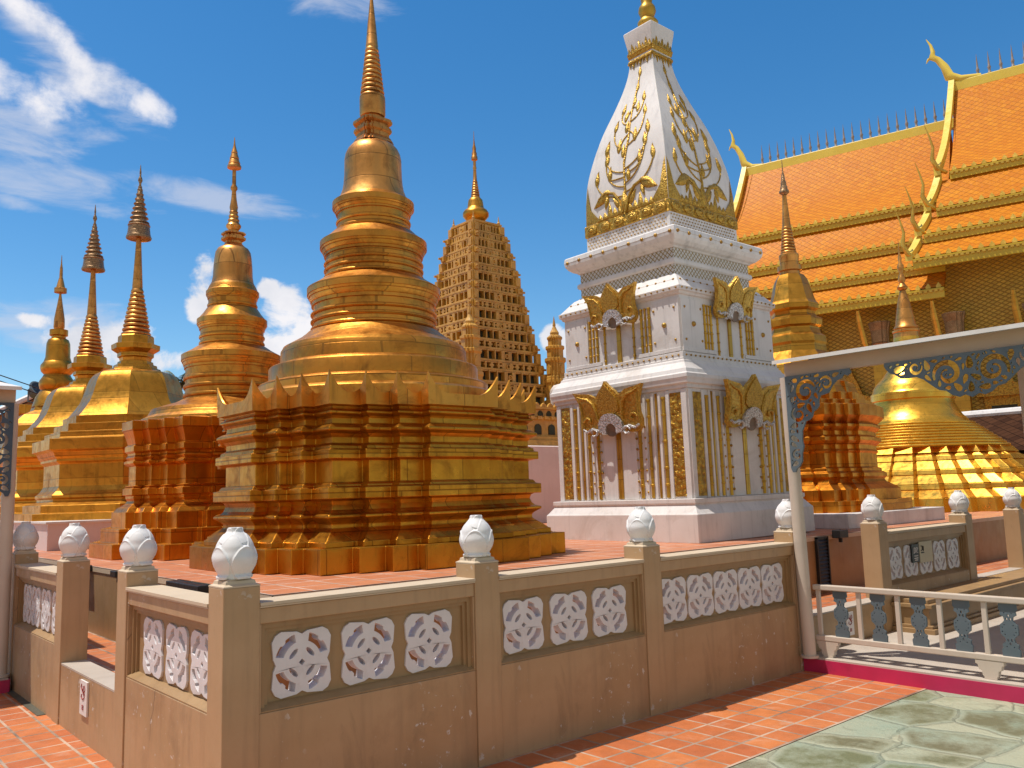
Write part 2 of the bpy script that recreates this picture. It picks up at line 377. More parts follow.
# ------------------------------------------------------------------ light and sky
SUN = Vector((-.28, .205, 1.)).normalized()
sun = bpy.data.lights.new('sun', 'SUN'); sun.energy = 4.6; sun.angle = R(.53); sun.color = (1., .95, .87)
so = bpy.data.objects.new('sun', sun); COL.objects.link(so); so.rotation_euler = SUN.to_track_quat('Z', 'Y').to_euler(); so.location = (0, 0, 30)
W = bpy.data.worlds.new('World'); SC.world = W; W.use_nodes = True
def build_world():
    nt = W.node_tree; nt.nodes.clear()
    out = nt.nodes.new('ShaderNodeOutputWorld'); bg = nt.nodes.new('ShaderNodeBackground'); L(nt, bg.outputs[0], out.inputs[0])
    sky = nt.nodes.new('ShaderNodeTexSky'); sky.sky_type = 'NISHITA'; sky.sun_disc = False
    sky.sun_elevation = math.asin(SUN.z); sky.sun_rotation = math.atan2(SUN.x, SUN.y)
    sky.altitude = 0; sky.air_density = 1.0; sky.dust_density = .25; sky.ozone_density = 2.2
    hs = nt.nodes.new('ShaderNodeHueSaturation'); L(nt, sky.outputs[0], hs.inputs['Color']); hs.inputs['Saturation'].default_value = 1.36; hs.inputs['Hue'].default_value = .497; hs.inputs['Value'].default_value = 1.0
    v = coords(nt, 'Generated')
    nrm = nt.nodes.new('ShaderNodeVectorMath'); nrm.operation = 'NORMALIZE'; L(nt, v, nrm.inputs[0])
    sp = nt.nodes.new('ShaderNodeSeparateXYZ'); L(nt, nrm.outputs[0], sp.inputs[0])
    az = math_(nt, 'ARCTAN2', sp.outputs[0], sp.outputs[1]); el = math_(nt, 'ARCSINE', sp.outputs[2])
    nz = noise(nt, mapping(nt, nrm.outputs[0], (1, 1, 1.3)), 17., 10, .62, .3)
    nw = noise(nt, mapping(nt, nrm.outputs[0], (1, 1, 3.5)), 11, 9, .62, .5)
    def blobs(lst):
        acc = None
        for a, e, sa, se, tl in lst:
            da = math_(nt, 'SUBTRACT', az, R(a)); de = math_(nt, 'SUBTRACT', el, R(e))
            de = math_(nt, 'SUBTRACT', de, math_(nt, 'MULTIPLY', da, tl))
            x = math_(nt, 'POWER', math_(nt, 'ABSOLUTE', math_(nt, 'DIVIDE', da, R(sa))), 2.); y = math_(nt, 'POWER', math_(nt, 'ABSOLUTE', math_(nt, 'DIVIDE', de, R(se))), 2.)
            f = math_(nt, 'SUBTRACT', 1., math_(nt, 'ADD', x, y)); f = math_(nt, 'MAXIMUM', f, -4.)
            acc = f if acc is None else math_(nt, 'MAXIMUM', acc, f)
        return acc
    cum = math_(nt, 'ADD', blobs(CUMULUS), math_(nt, 'MULTIPLY', math_(nt, 'SUBTRACT', nz, .5), 4.6))
    cd = nt.nodes.new('ShaderNodeMapRange'); cd.interpolation_type = 'SMOOTHSTEP'; L(nt, cum, cd.inputs[0])
    cd.inputs[1].default_value = -.15; cd.inputs[2].default_value = .75; cd.inputs[4].default_value = .95
    wis = math_(nt, 'ADD', blobs(WISPS), math_(nt, 'MULTIPLY', math_(nt, 'SUBTRACT', nw, .5), 4.6))
    wd = nt.nodes.new('ShaderNodeMapRange'); wd.interpolation_type = 'SMOOTHSTEP'; L(nt, wis, wd.inputs[0])
    wd.inputs[1].default_value = -.25; wd.inputs[2].default_value = 1.5; wd.inputs[4].default_value = .6
    npf = noise(nt, mapping(nt, nrm.outputs[0], (1, 1, 1.2)), 16., 11, .64, .2)
    puf = math_(nt, 'ADD', blobs(PUFFS), math_(nt, 'MULTIPLY', math_(nt, 'SUBTRACT', npf, .5), 5.6))
    pd = nt.nodes.new('ShaderNodeMapRange'); pd.interpolation_type = 'SMOOTHSTEP'; L(nt, puf, pd.inputs[0])
    pd.inputs[1].default_value = -.5; pd.inputs[2].default_value = 1.7; pd.inputs[4].default_value = .92
    tone = maprange(nt, noise(nt, nrm.outputs[0], 14, 6, .55), .32, .62)
    ccol = mixc(nt, tone, CLOUD_D, CLOUD_L)
    c1 = mixc(nt, wd.outputs[0], hs.outputs[0], CLOUD_W)
    c1 = mixc(nt, pd.outputs[0], c1, CLOUD_L)
    c2 = mixc(nt, cd.outputs[0], c1, ccol)
    # unseen bright cloud field, added behind the view to neutralise the bluish ambient light
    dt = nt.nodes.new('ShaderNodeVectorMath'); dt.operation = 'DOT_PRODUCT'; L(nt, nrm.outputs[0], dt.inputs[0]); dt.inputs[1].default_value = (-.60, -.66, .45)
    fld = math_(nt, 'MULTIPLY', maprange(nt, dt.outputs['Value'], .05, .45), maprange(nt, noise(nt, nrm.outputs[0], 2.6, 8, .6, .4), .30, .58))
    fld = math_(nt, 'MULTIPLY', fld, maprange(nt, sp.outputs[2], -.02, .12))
    c2 = mixc(nt, fld, c2, CLOUD_FILL)
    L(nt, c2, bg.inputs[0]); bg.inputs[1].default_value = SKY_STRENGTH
SKY_STRENGTH = .145
CLOUD_L, CLOUD_D, CLOUD_W, CLOUD_FILL = (6.7, 6.5, 6.6), (5.0, 5.1, 5.5), (4.6, 4.8, 5.5), (3.3, 3.05, 2.85)
CUMULUS = [(25.8, 12.0, 1.7, 2.2, 0), (24.8, 13.6, .8, .8, 0), (27.2, 11.0, 1.6, 2.4, 0), (25.8, 9.5, 3., 1.8, 0), (20.7, 14.0, 1.1, 1.7, 0), (20.6, 12.4, 1.0, 1.2, 0),
           (14.0, 9.6, 2.2, 1.5, 0), (16.4, 9.8, 1.8, 1.5, 0), (18.4, 9.0, 1.3, 1.0, 0), (11.1, 10.9, .9, .5, 0), (43.9, 10.2, .9, .9, 0), (45.5, 9.6, 1.6, 1., 0),
           ]
PUFFS = [(11.0, 23.7, 2.4, 1.3, 0), (8.8, 24.0, 2., 1.1, 0), (14.4, 24.9, 2.2, 1.1, -.1), (17.2, 24.1, 1.5, .9, -.2), (12.6, 26.4, 2.2, 1.0, -.7), (10.2, 27.8, 2.2, .8, -.4)]
WISPS = [(11.0, 27.3, 4., 1.7, -.6), (14, 25, 4.5, 1.6, -.3), (11.5, 19.0, 5.5, 1.5, -.08), (21, 19.2, 6, .9, -.12), (10, 17.6, 2., .5, -.1), (29.5, 31.6, 4, 1.5, 0), (76, 31, 5, 1.5, 0), (9.5, 21.5, 5, 2, 0), (12, 11, 5, 1.6, 0)]
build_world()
SC.view_settings.view_transform = 'Standard'; SC.view_settings.look = 'None'; SC.view_settings.exposure = 0.; SC.view_settings.gamma = 1.
SC.cycles.max_bounces = 8; SC.cycles.diffuse_bounces = 4; SC.cycles.glossy_bounces = 5; SC.cycles.sample_clamp_indirect = 6.
SC.cycles.use_denoising = True

# ------------------------------------------------------------------ ground
def flat_sheet(name, x0, x1, y0, y1, z, mat):
    b = MB(); b.add([(x0, y0, z), (x1, y0, z), (x1, y1, z), (x0, y1, z)], [(0, 1, 2, 3)])
    return tag(b.build(name, mat, recalc=False), kind='structure')
flat_sheet('ground', -400, 400, -400, 400, -.012, M['concrete'])
flat_sheet('stamped_paving', -30, 30, -30, -1.04, -.004, M['stamped'])
flat_sheet('tiled_path', -30, 5.16, -1.04, 60, 0., M['floor'])
flat_sheet('gutter', -.05, .01, 3.45, 6.6, .004, M['gutter'])
b = MB(); b.box(.75, 60, 1.05, 60, -.01, .985)
tag(b.build('terrace_base', M['tan_panel']), kind='structure')
flat_sheet('terrace_floor', .74, 60, 1.04, 60, 1.0, M['terrace'])
b = MB(); b.box(.742, .75, 1.042, 60, .95, .996); b.box(.742, 60, 1.042, 1.05, .95, .996)
tag(b.build('terrace_edge', M['tan_cap']), kind='structure')
b = MB(); b.box(.19, .75, .19, 60, -.02, .36); b.box(.75, 60, .19, 1.05, -.02, .36)
tag(b.build('aisle_floor', M['floor']), kind='structure')
b = MB(); b.box(5.16, 14, -12, -.005, -.01, .108); b.box(5.145, 14, -12, -.005, .108, .122)
tag(b.build('walkway_step', M['step']), kind='structure')
b = MB(); b.box(5.138, 5.16, -12, -.005, -.005, .108)
tag(b.build('painted_kerb', M['magenta']), kind='structure')

b = MB(); b.box(-12, -.035, 4.62, 9, -.01, .118); tag(b.build('walkway_step', M['step']), kind='structure')
b = MB(); b.box(-12, -.03, 4.60, 4.62, -.005, .105); b.box(-.035, -.02, 4.62, 9, -.005, .105); tag(b.build('painted_kerb', M['magenta']), kind='structure')
# ------------------------------------------------------------------ perimeter fence
def lotus_mesh():
    prof = [(0, .0), (.072, 0), (.074, .012), (.066, .022), (.072, .034), (.086, .060), (.094, .088), (.095, .108), (.089, .135), (.083, .165), (.068, .195), (.047, .220), (.037, .232), (.035, .241), (.034, .252), (.028, .254), (0, .250)]
    pz = prof[1:-2]
    def rad(z):
        k = 0
        while k < len(pz) - 2 and z > pz[k + 1][1]: k += 1
        p0, p1, p2, p3 = pz[max(0, k - 1)], pz[k], pz[k + 1], pz[min(len(pz) - 1, k + 2)]
        t = (z - p1[1]) / max(1e-6, p2[1] - p1[1]); t = max(0, min(1, t))
        m1 = (p2[0] - p0[0]) / max(1e-6, p2[1] - p0[1]) * (p2[1] - p1[1]); m2 = (p3[0] - p1[0]) / max(1e-6, p3[1] - p1[1]) * (p2[1] - p1[1])
        return (2 * t ** 3 - 3 * t * t + 1) * p1[0] + (t ** 3 - 2 * t * t + t) * m1 + (3 * t * t - 2 * t ** 3) * p2[0] + (t ** 3 - t * t) * m2
    nz, nt = 84, 144; rings = []
    for i in range(nz + 1):
        z = .252 * i / nz; ring = []
        for k in range(nt):
            th = 2 * PI * k / nt; r = rad(z); rel = 0.
            for zc, hz, cnt, ph, amp in ((.072, .094, 4, .55, .0125), (.120, .108, 4, .55 + PI / 4, .0075), (.212, .040, 5, .1, .004)):
                d = (th - ph + PI / cnt) % (2 * PI / cnt) - PI / cnt; t = d / (PI / cnt * 1.02); q = (z - zc) / hz
                e = t * t * (1 + .55 * max(0, q)) + q * q
                if e < 1:
                    f = 1 - e; rel = max(rel, amp * (min(1, f / .16) ** .7) * (1 + .30 * math.exp(-((f - .15) / .08) ** 2)))
            ring.append(((r + rel) * math.cos(th), (r + rel) * math.sin(th), z))
        rings.append(ring)
    b = MB(); b.loft(rings); return b
def make_post():
    t = thing('fence_post', (0, 0, 0), '', 'fence post')
    b = MB(); b.box(-.095, .095, -.095, .095, -.02, 1.175)
    b.build('shaft', M['tan'], t, bevel=.005)
    b = MB(); b.square([(.095, 1.175), (.095, 1.182), (.078, 1.19), (.075, 1.205), (.062, 1.21), (.062, 1.214)])
    b.build('neck', M['tan_cap'], t)
    o = lotus_mesh().build('lotus_finial', M['finial'], t, smooth=75); o.location.z = 1.214
    return t
post0 = make_post(); PG = 'tan fence posts topped with white lotus buds'
POSTS = [(.095, .095, 'nearest tan corner post with lotus bud, where both fence wings meet'),
         (1.65, .095, 'tan lotus bud post before the right end of the largest gold stupa'),
         (3.207, .095, 'tan post with lotus bud and white paint spilled on its neck, before the white stupa'),
         (5.209, .095, 'tan post with lotus bud touching the cream walkway pole at the wide five tile panel'),
         (6.795, .095, 'tan lotus bud post between the first gate and the panel with notices'),
         (8.930, .095, 'tan lotus bud post at the right end of the panel with the small notices'),
         (10.62, .095, 'rightmost lotus bud post before the bright golden stepped stupa'),
         (12.7, .095, 'last tan lotus bud post of the long wing beyond the second gate'),
         (.095, 1.60, 'tan lotus bud post on the near side of the left gate opening'),
         (.095, 3.14, 'tan lotus bud post on the far side of the left gate'),
         (.095, 4.84, 'tan lotus bud post beside the left walkway pole with dark blue fretwork'),
         (.095, 6.5, 'farthest tan lotus bud post of the left wing behind the walkway pole')]
for i, (x, y, lb) in enumerate(POSTS):
    p = post0 if i == 0 else dup(post0)
    p.location = (x, y, 0); p['label'] = lb; p['group'] = PG
    for ch in p.children:
        if ch.name.startswith('lotus'): ch.rotation_euler.z = (-.35, .25, -.1, .2, -.3, .3, .0, .1, -.2, .35, -.15, .2)[i]
# pierced tile (unit: local x along, z up, centred)
def lobed(w, h):
    a, c = w / 2, h / 2; n = .022; k = .05
    pts = []
    q = [(a, -c + k), (a - .008, -.03), (a - n, 0), (a - .008, .03), (a, c - k), (a - .018, c - .018), (a - k, c), (.03, c - .008), (0, c - n), (-.03, c - .008), (-a + k, c), (-a + .018, c - .018), (-a, c - k), (-a + .008, .03), (-a + n, 0), (-a + .008, -.03), (-a, -c + k), (-a + .018, -c + .018), (-a + k, -c), (-.03, -c + .008), (0, -c + n), (.03, -c + .008), (a - k, -c), (a - .018, -c + .018)]
    return q
def tile_mesh(w, h, place):
    loops = [lobed(w, h)]
    sx, sz = w / .33, h / .33
    for s in (0, 1, 2, 3):
        rot = 90 * s + 45; ca, sa = math.cos(R(rot)), math.sin(R(rot))
        cr = arc(0, 0, .150, 29, 7, 4) + [(.139, .010), (.139, -.010)] + arc(0, 0, .150, -7, -29, 4)
        inn = [(x, y) for x, y in arc(-.006, 0, .113, -25, 25, 6)]
        cr2 = cr + inn
        cusp = [(.132, .0)]
        lens = arc(.045 - .052, 0, .052, -36, 36, 4)
        L1 = [(.076 + .030 * math.cos(t), .016 * math.sin(t)) for t in [2 * PI * i / 10 for i in range(10)]]
        # crescents in corners, lens slots running across the diagonals
        for lp in (cr2, [(.066 + .012 * math.cos(t), .032 * math.sin(t)) for t in [2 * PI * i / 10 for i in range(10)]]):
            loops.append([((x * ca - y * sa) * sx, (x * sa + y * ca) * sz) for x, y in lp])
    loops.append([(.017 * sx, 0), (0, .017 * sz), (-.017 * sx, 0), (0, -.017 * sz)])
    b = MB(); b.plate(loops, .075, place); return b
TILE_CACHE = {}
FB = 'fence bays between the lotus bud posts'
def fence_bay(a0, a1, tiles, tw, wing, label):
    """wing 'r': along x, outer face toward -y; wing 'l': along y, outer face toward -x"""
    P = (lambda u, d, z: (u, d, z)) if wing == 'r' else (lambda u, d, z: (d, u, z))
    def bx(b, u0, u1, d0, d1, z0, z1):
        p, q = P(u0, d0, z0), P(u1, d1, z1); b.box(p[0], q[0], p[1], q[1], p[2], q[2])
    org = P(a0, 0, 0)
    t = thing('fence_wall', org, label, 'fence', FB)
    def off(b):
        b.v = [(x - org[0], y - org[1], z - org[2]) for x, y, z in b.v]; return b
    zb, zt = .552, .985; m = .012
    b = MB(); bx(b, a0, a1, .010, .18, -.02, zb); bx(b, a0, a1, .010, .18, zt, 1.062)
    bx(b, a0, a0 + m, .010, .18, zb, zt); bx(b, a1 - m, a1, .010, .18, zb, zt)
    off(b).build('wall', M['tan'], t, bevel=.004)
    b = MB(); bx(b, a0, a1, .0, .19, 1.064, 1.072); bx(b, a0, a1, -.006, .192, 1.074, 1.090)
    off(b).build('coping', M['tan_cap'], t)
    # stepped frame inside the recess
    b = MB(); f1, f2 = .028, .05
    for (ins, w, d) in ((m, f1, .034), (m + f1, f2 - f1, .050)):
        bx(b, a0 + ins, a1 - ins, d, .13, zt - (ins - m) - w, zt - (ins - m)); bx(b, a0 + ins, a0 + ins + w, d, .13, zb, zt - (ins - m) - w)
        bx(b, a1 - ins - w, a1 - ins, d, .13, zb, zt - (ins - m) - w)
    # sloping sill
    n0 = len(b.v)
    s0, s1 = a0 + m, a1 - m
    vs = [P(s0, .012, zb + .002), P(s1, .012, zb + .002), P(s1, .012, zb + .008), P(s0, .012, zb + .008), P(s1, .06, zb + .034), P(s0, .06, zb + .034), P(s1, .13, zb + .034), P(s0, .13, zb + .034), P(s1, .13, zb + .002), P(s0, .13, zb + .002)]
    b.add(vs, [(0, 1, 2, 3), (3, 2, 4, 5), (5, 4, 6, 7), (7, 6, 8, 9), (9, 8, 1, 0), (1, 8, 6, 4, 2), (0, 3, 5, 7, 9)])
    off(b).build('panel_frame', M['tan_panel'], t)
    th = .33; zc = .76
    b = MB(); e = .020; edges = []
    for c in tiles: edges += [c - tw / 2 + e, c + tw / 2 - e]
    us = [a0 + m] + edges + [a1 - m]
    for i in range(0, len(us), 2): bx(b, us[i], us[i + 1], .066, .128, zb, zt)
    for i in range(1, len(us) - 1, 2):
        bx(b, us[i], us[i + 1], .066, .128, zb, zc - th / 2 + e); bx(b, us[i], us[i + 1], .066, .128, zc + th / 2 - e, zt)
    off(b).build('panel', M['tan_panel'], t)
    key = (wing, tw)
    for c in tiles:
        if key not in TILE_CACHE:
            pl = (lambda u, v, w: (u, w, v)) if wing == 'r' else (lambda u, v, w: (w, u, v))
            o = tile_mesh(tw, th, pl).build('lattice_tile', M['tile_white'], t, bevel=.004); TILE_CACHE[key] = o
        else:
            o = TILE_CACHE[key].copy(); COL.objects.link(o); o.parent = t
        p = P(c, .091, zc); o.location = (p[0] - org[0], p[1] - org[1], p[2])
    return t
fence_bay(.19, 1.555, (.445, .845, 1.25), .335, 'r', 'three tile fence bay right of the nearest corner post, below the big gold stupa')
fence_bay(1.745, 3.112, (1.985, 2.392, 2.792), .345, 'r', 'three tile fence bay in the middle of the long wing, with chipped patches on its lower wall')
fence_bay(3.302, 5.114, (3.49, 3.83, 4.165, 4.50, 4.835), .325, 'r', 'five tile fence bay below the white stupa, ending at the cream pole')
fence_bay(6.89, 8.835, (7.115, 7.47, 7.825, 8.18, 8.54), .30, 'r', 'shaded five tile fence bay with small notices, beyond the first gate')
fence_bay(10.715, 12.605, (10.95, 11.3, 11.66, 12.02, 12.37), .30, 'r', 'fence bay at the far right end of the long wing, past the second gate')
fence_bay(.19, 1.505, (.40, .78, 1.17), .33, 'l', 'three tile fence bay of the left wing between the corner post and the left gate')
fence_bay(3.235, 4.745, (3.42, 3.78, 4.13, 4.45), .30, 'l', 'four tile fence bay of the left wing beyond the left gate')
fence_bay(4.935, 6.405, (5.2, 5.67, 6.14), .33, 'l', 'fence bay of the left wing hidden behind the left walkway pole')
def sill(x0, x1, y0, y1, label):
    t = thing('gate_sill', (x0, y0, 0), label, 'gate sill', 'low sills across the gate openings')
    b = MB(); b.box(0, x1 - x0, 0, y1 - y0, -.02, .425); b.build('wall', M['tan'], t)
    b = MB(); b.box(0, x1 - x0, 0, y1 - y0, .427, .44); b.build('slab', M['step'], t)
sill(5.304, 6.70, .010, .18, 'low sill across the first gate opening right of the cream pole')
sill(9.025, 10.525, .010, .18, 'low sill across the second gate opening at the right')
sill(.010, .18, 1.695, 3.045, 'low sill across the left gate opening with the hanging card')
b = MB(); b.box(6.85, 12.6, -.36, -.0, .10, .36); b.box(6.82, 12.6, -.40, .0, .36, .40); b.box(6.86, 12.6, -.35, 0, .40, .44); b.box(6.80, 12.6, -.42, 0, .10, .17); b.box(6.83, 12.6, -.39, 0, .17, .20)
o = tag(b.build('stone_ledge', M['tan_panel'], bevel=.006), 'moulded tan stone ledge along the foot of the far right fence', 'ledge')

# cards and notices
def card(name, loc, w, h, axis, mat, label, cat, marks, ink, thick=.012):
    t = thing(name, loc, label, cat)
    P = (lambda u, v, d: (u, -d, v)) if axis == 'r' else (lambda u, v, d: (-d, -u, v))
    b = MB(); q = P(-w / 2, -h / 2, 0); p = P(w / 2, h / 2, thick); b.box(q[0], p[0], q[1], p[1], q[2], p[2]); b.build('board', mat, t)
    b = MB()
    for st in marks:
        b.tube([P(u * w, v * h, thick + .0015) for u, v in st], .0036 if mat is M['card'] else .006, 5)
    b.build('lettering', ink, t)
    return t
RED = [[(-.22, .40), (-.30, .30), (-.12, .22), (.05, .32)], [(.18, .38), (.26, .26), (.08, .16), (-.10, .20)], [(-.05, .18), (.12, .08), (.24, .14)], [(-.2, .1), (-.26, .02), (-.05, -.04), (.12, .0), (.2, .06)], [(.0, .36), (.02, .1)],
       [(-.12, -.22), (.1, -.22)], [(-.12, -.27), (.1, -.27)], [(-.12, -.32), (.1, -.32)]]
card('sign_card', (-.002 + .010, 2.37, .295), .17, .225, 'l', M['card'], 'white card with red brush marks hanging below the left gate sill', 'sign', RED, M['redink'])
card('sign_card', (5.99, .008, .29), .13, .21, 'r', M['card'], 'small white card with red marks under the first gate sill, seen between balusters', 'sign', RED, M['redink'])
card('notice_plate', (7.545, .045, .83), .17, .19, 'r', M['black'], 'small black square plate with pale marks on the five tile panel', 'sign',
     [[(-.2, .3), (-.25, .0), (-.05, .05), (.0, .28), (-.2, .3)], [(.1, .3), (.25, .3), (.1, .05), (.28, .02)], [(-.25, -.15), (.25, -.15)], [(-.25, -.28), (.25, -.28)], [(-.2, -.38), (.2, -.38)]], M['card'])
card('notice_sheet', (7.80, .045, .83), .31, .22, 'r', M['cream_card'], 'cream paper notice fixed beside the black plate on the far fence panel', 'sign',
     [[(-.40, .3), (-.3, .3), (-.3, .1), (-.4, .08)], [(-.22, .3), (-.22, .06)], [(-.4, -.02), (-.18, -.02)]], M['darkink'])

# ------------------------------------------------------------------ stupas
def redent(P, o=0., k=1.):
    q = []
    for i, (x, y) in enumerate(P):
        q.append((x * k + o, y * k + o))
        if i < len(P) - 1: q.append((P[i + 1][0] * k + o, y * k + o))
    ring = []
    for r in range(4):
        for x, y in q:
            for _ in range(r): x, y = -y, x
            ring.append((x, y))
    return ring
P7 = [(1.5, .4), (1.4, .64), (1.29, .88), (1.19, 1.19), (.88, 1.29), (.64, 1.4), (.4, 1.5)]
def redent_loft(b, P, prof, k=1.):
    b.loft([[(x, y, z) for x, y in redent(P, o, k)] for o, z in prof])
def crown_border(b, P, o0, z0, zlow, ztip, w, flare, k=1., thick=.03):
    ring = redent(P, o0, k); n = len(ring)
    nq = 2 * len(P) - 1
    conv = [(i % nq) % 2 == 0 for i in range(n)]
    out = []
    ln = [(Vector(ring[(i + 1) % n]) - Vector(ring[i])).length for i in range(n)]
    for i in range(n):
        A, B = Vector(ring[i]), Vector(ring[(i + 1) % n])
        m = max(6, int(ln[i] / .012)); nx = (i + 1) % n
        if conv[i] and conv[nx]: pre, tot = 0., ln[i]
        elif conv[i]: pre, tot = 0., ln[i] + ln[nx]
        else: pre, tot = ln[i - 1], ln[i - 1] + ln[i]
        for j in range(m):
            s = j / m; d = pre + s * ln[i]; d = min(d, tot - d)
            out.append((A.lerp(B, s), zlow + (ztip - zlow) * max(0, 1 - d / min(tot / 2, w)) ** 2.1))
    def ringat(zf, extra):
        res = []
        for p, z in out:
            zz = z0 if zf == 0 else z
            f = (flare * ((z - zlow) / (ztip - zlow)) ** 1.3 if zf else 0) + extra
            sx = (1 if p.x > 0 else -1); sy = (1 if p.y > 0 else -1)
            res.append((p.x + sx * f, p.y + sy * f, zz))
        return res
    r = [ringat(0, -thick * 1.5), ringat(0, 0), ringat(1, 0), ringat(1, -thick * .35), ringat(0, -thick * 1.5)]
    b.loft(r, False, False)
def ringstack(r0, z0, r1, z1, n, depth=.16):
    """stack of n rings narrowing from (r0,z0) to (r1,z1)"""
    pr = []
    for i in range(n):
        ra = r0 + (r1 - r0) * i / n; h = (z1 - z0) / n; z = z0 + h * i
        for f, k in ((0, 1 - depth), (.12, .97), (.35, 1.0), (.6, .97), (.8, 1 - depth * .7)):
            pr.append((ra * k, z + h * f))
    return pr
def rev(l): return list(reversed(l))

# --- the big gold stupa
PA = [(1.65, .56), (1.54, .80), (1.43, 1.04), (1.325, 1.325), (1.04, 1.43), (.80, 1.54), (.56, 1.65)]
s1 = thing('golden_stupa', (2.878, 3.25, 1.0), 'largest gold stupa in front, with spiked crown border and tall ringed spire', 'stupa', 'gilded stupas on the terrace')
def z1(p): return [(r, z - 1.0) for r, z in p]
b = MB(); redent_loft(b, PA, z1([(0, 1.0), (0, 1.202)])); b.build('plinth', M['gold_base'], s1, bevel=.006)
b = MB(); redent_loft(b, PA, z1([(-.095, 1.202), (-.095, 1.247), (-.11, 1.252), (-.155, 1.295), (-.205, 1.335), (-.222, 1.352), (-.222, 1.385), (-.205, 1.405), (-.165, 1.432), (-.155, 1.437), (-.155, 1.458), (-.20, 1.474), (-.222, 1.50), (-.235, 1.54), (-.225, 1.575), (-.20, 1.589),
    (-.152, 1.590), (-.152, 1.682), (-.19, 1.690), (-.196, 1.706), (-.21, 1.722), (-.236, 1.724), (-.236, 1.908), (-.215, 1.912), (-.195, 1.919), (-.165, 1.920), (-.165, 1.994), (-.195, 2.002), (-.20, 2.03), (-.236, 2.05), (-.236, 2.10), (-.215, 2.13), (-.175, 2.152), (-.168, 2.158), (-.168, 2.178), (-.2, 2.20), (-.236, 2.215), (-.24, 2.26), (-.222, 2.285), (-.195, 2.30), (-.195, 2.318), (-.22, 2.335), (-.225, 2.36), (-.19, 2.372), (-.19, 2.40)]))
b.build('moulded_body', M['gold_base'], s1, bevel=.006)
b = MB(); crown_border(b, PA, -.175, 2.372 - 1, 2.475 - 1, 2.655 - 1, .22, .006); b.build('spiked_crown', M['gold_main'], s1)
def zS(p): return [(r * 1.022, .6 + (z - 1.6) * 1.022) for r, z in p]
b = MB(); b.lathe(zS([(1.22, 2.30), (1.22, 2.56), (1.205, 2.575), (1.12, 2.60), (1.12, 2.665), (1.11, 2.675), (1.025, 2.70), (1.025, 2.83), (1.015, 2.845), (.915, 2.88), (.912, 3.01), (.90, 3.03)]), 72); b.build('drum', M['gold_main'], s1, smooth=40)
def bead(r, z, h, out=.018):
    return [(r, z), (r + out * .7, z + h * .12), (r + out, z + h * .38), (r + out, z + h * .62), (r + out * .7, z + h * .88), (r, z + h)]
def round_tier(rn, zn, rb, zb0, zb1, nb=2):
    """necking from zn with beads, then stepped corbels out to a flat band rb between zb0 and zb1"""
    pr = [(rn, zn)]; zc = zb0 - .085 * (rb / .5); h = (zc - zn) / (nb * 2 + 1)
    for k in range(nb):
        z = zn + h * (.3 + 2 * k); pr += bead(rn, z, h * 1.1, .022 * rb / .55)
    d = rb - rn
    pr += [(rn, zc), (rn + d * .30, zc + .004), (rn + d * .30, zc + (zb0 - zc) * .32), (rn + d * .42, zc + (zb0 - zc) * .36), (rn + d * .62, zc + (zb0 - zc) * .66), (rn + d * .62, zc + (zb0 - zc) * .78), (rn + d * .78, zc + (zb0 - zc) * .8), (rn + d * .86, zb0), (rb, zb0 + .002), (rb, zb1)]
    return pr
b = MB(); pr = zS([(.90, 3.028), (.89, 3.05), (.82, 3.09), (.735, 3.14), (.68, 3.185), (.655, 3.21)] + round_tier(.602, 3.215, .663, 3.585, 3.655, 3) + [(.65, 3.662), (.58, 3.705), (.525, 3.745)] + round_tier(.478, 3.75, .537, 4.075, 4.14, 3) + [(.525, 4.147), (.46, 4.195), (.415, 4.24)] + round_tier(.362, 4.245, .413, 4.50, 4.56, 2) + [(.40, 4.567), (.35, 4.61)])
b.lathe(pr, 72); t1 = b.build('moulded_rings', M['gold_main'], s1, smooth=24)
b = MB(); b.lathe(zS([(.345, 4.608), (.328, 4.655), (.312, 4.70), (.300, 4.77), (.293, 4.86), (.291, 4.95), (.290, 5.03), (.280, 5.085), (.258, 5.135), (.225, 5.175), (.19, 5.20), (.17, 5.208)]), 64); b.build('bell', M['gold_bronze'], s1, smooth=60)
PH = [(.1, .035), (.092, .06), (.06, .092), (.035, .1)]
b = MB(); redent_loft(b, PH, zS([(.075, 5.205), (.055, 5.25), (.04, 5.27), (.04, 5.31), (.06, 5.33), (.06, 5.36), (.035, 5.37), (.035, 5.40), (.065, 5.42), (.065, 5.45), (.02, 5.455)]), 1.05); b.build('throne', M['gold_bronze'], s1)
b = MB(); b.lathe(zS([(.105, 5.45), (.103, 5.50), (.125, 5.505), (.133, 5.53), (.133, 5.70)] + ringstack(.131, 5.70, .066, 6.27, 11) + [(.062, 6.275), (.066, 6.29), (.063, 6.30), (.045, 6.52), (.017, 6.81), (.004, 6.93)]), 40); b.build('spire', M['gold_bronze'], s1, smooth=40)

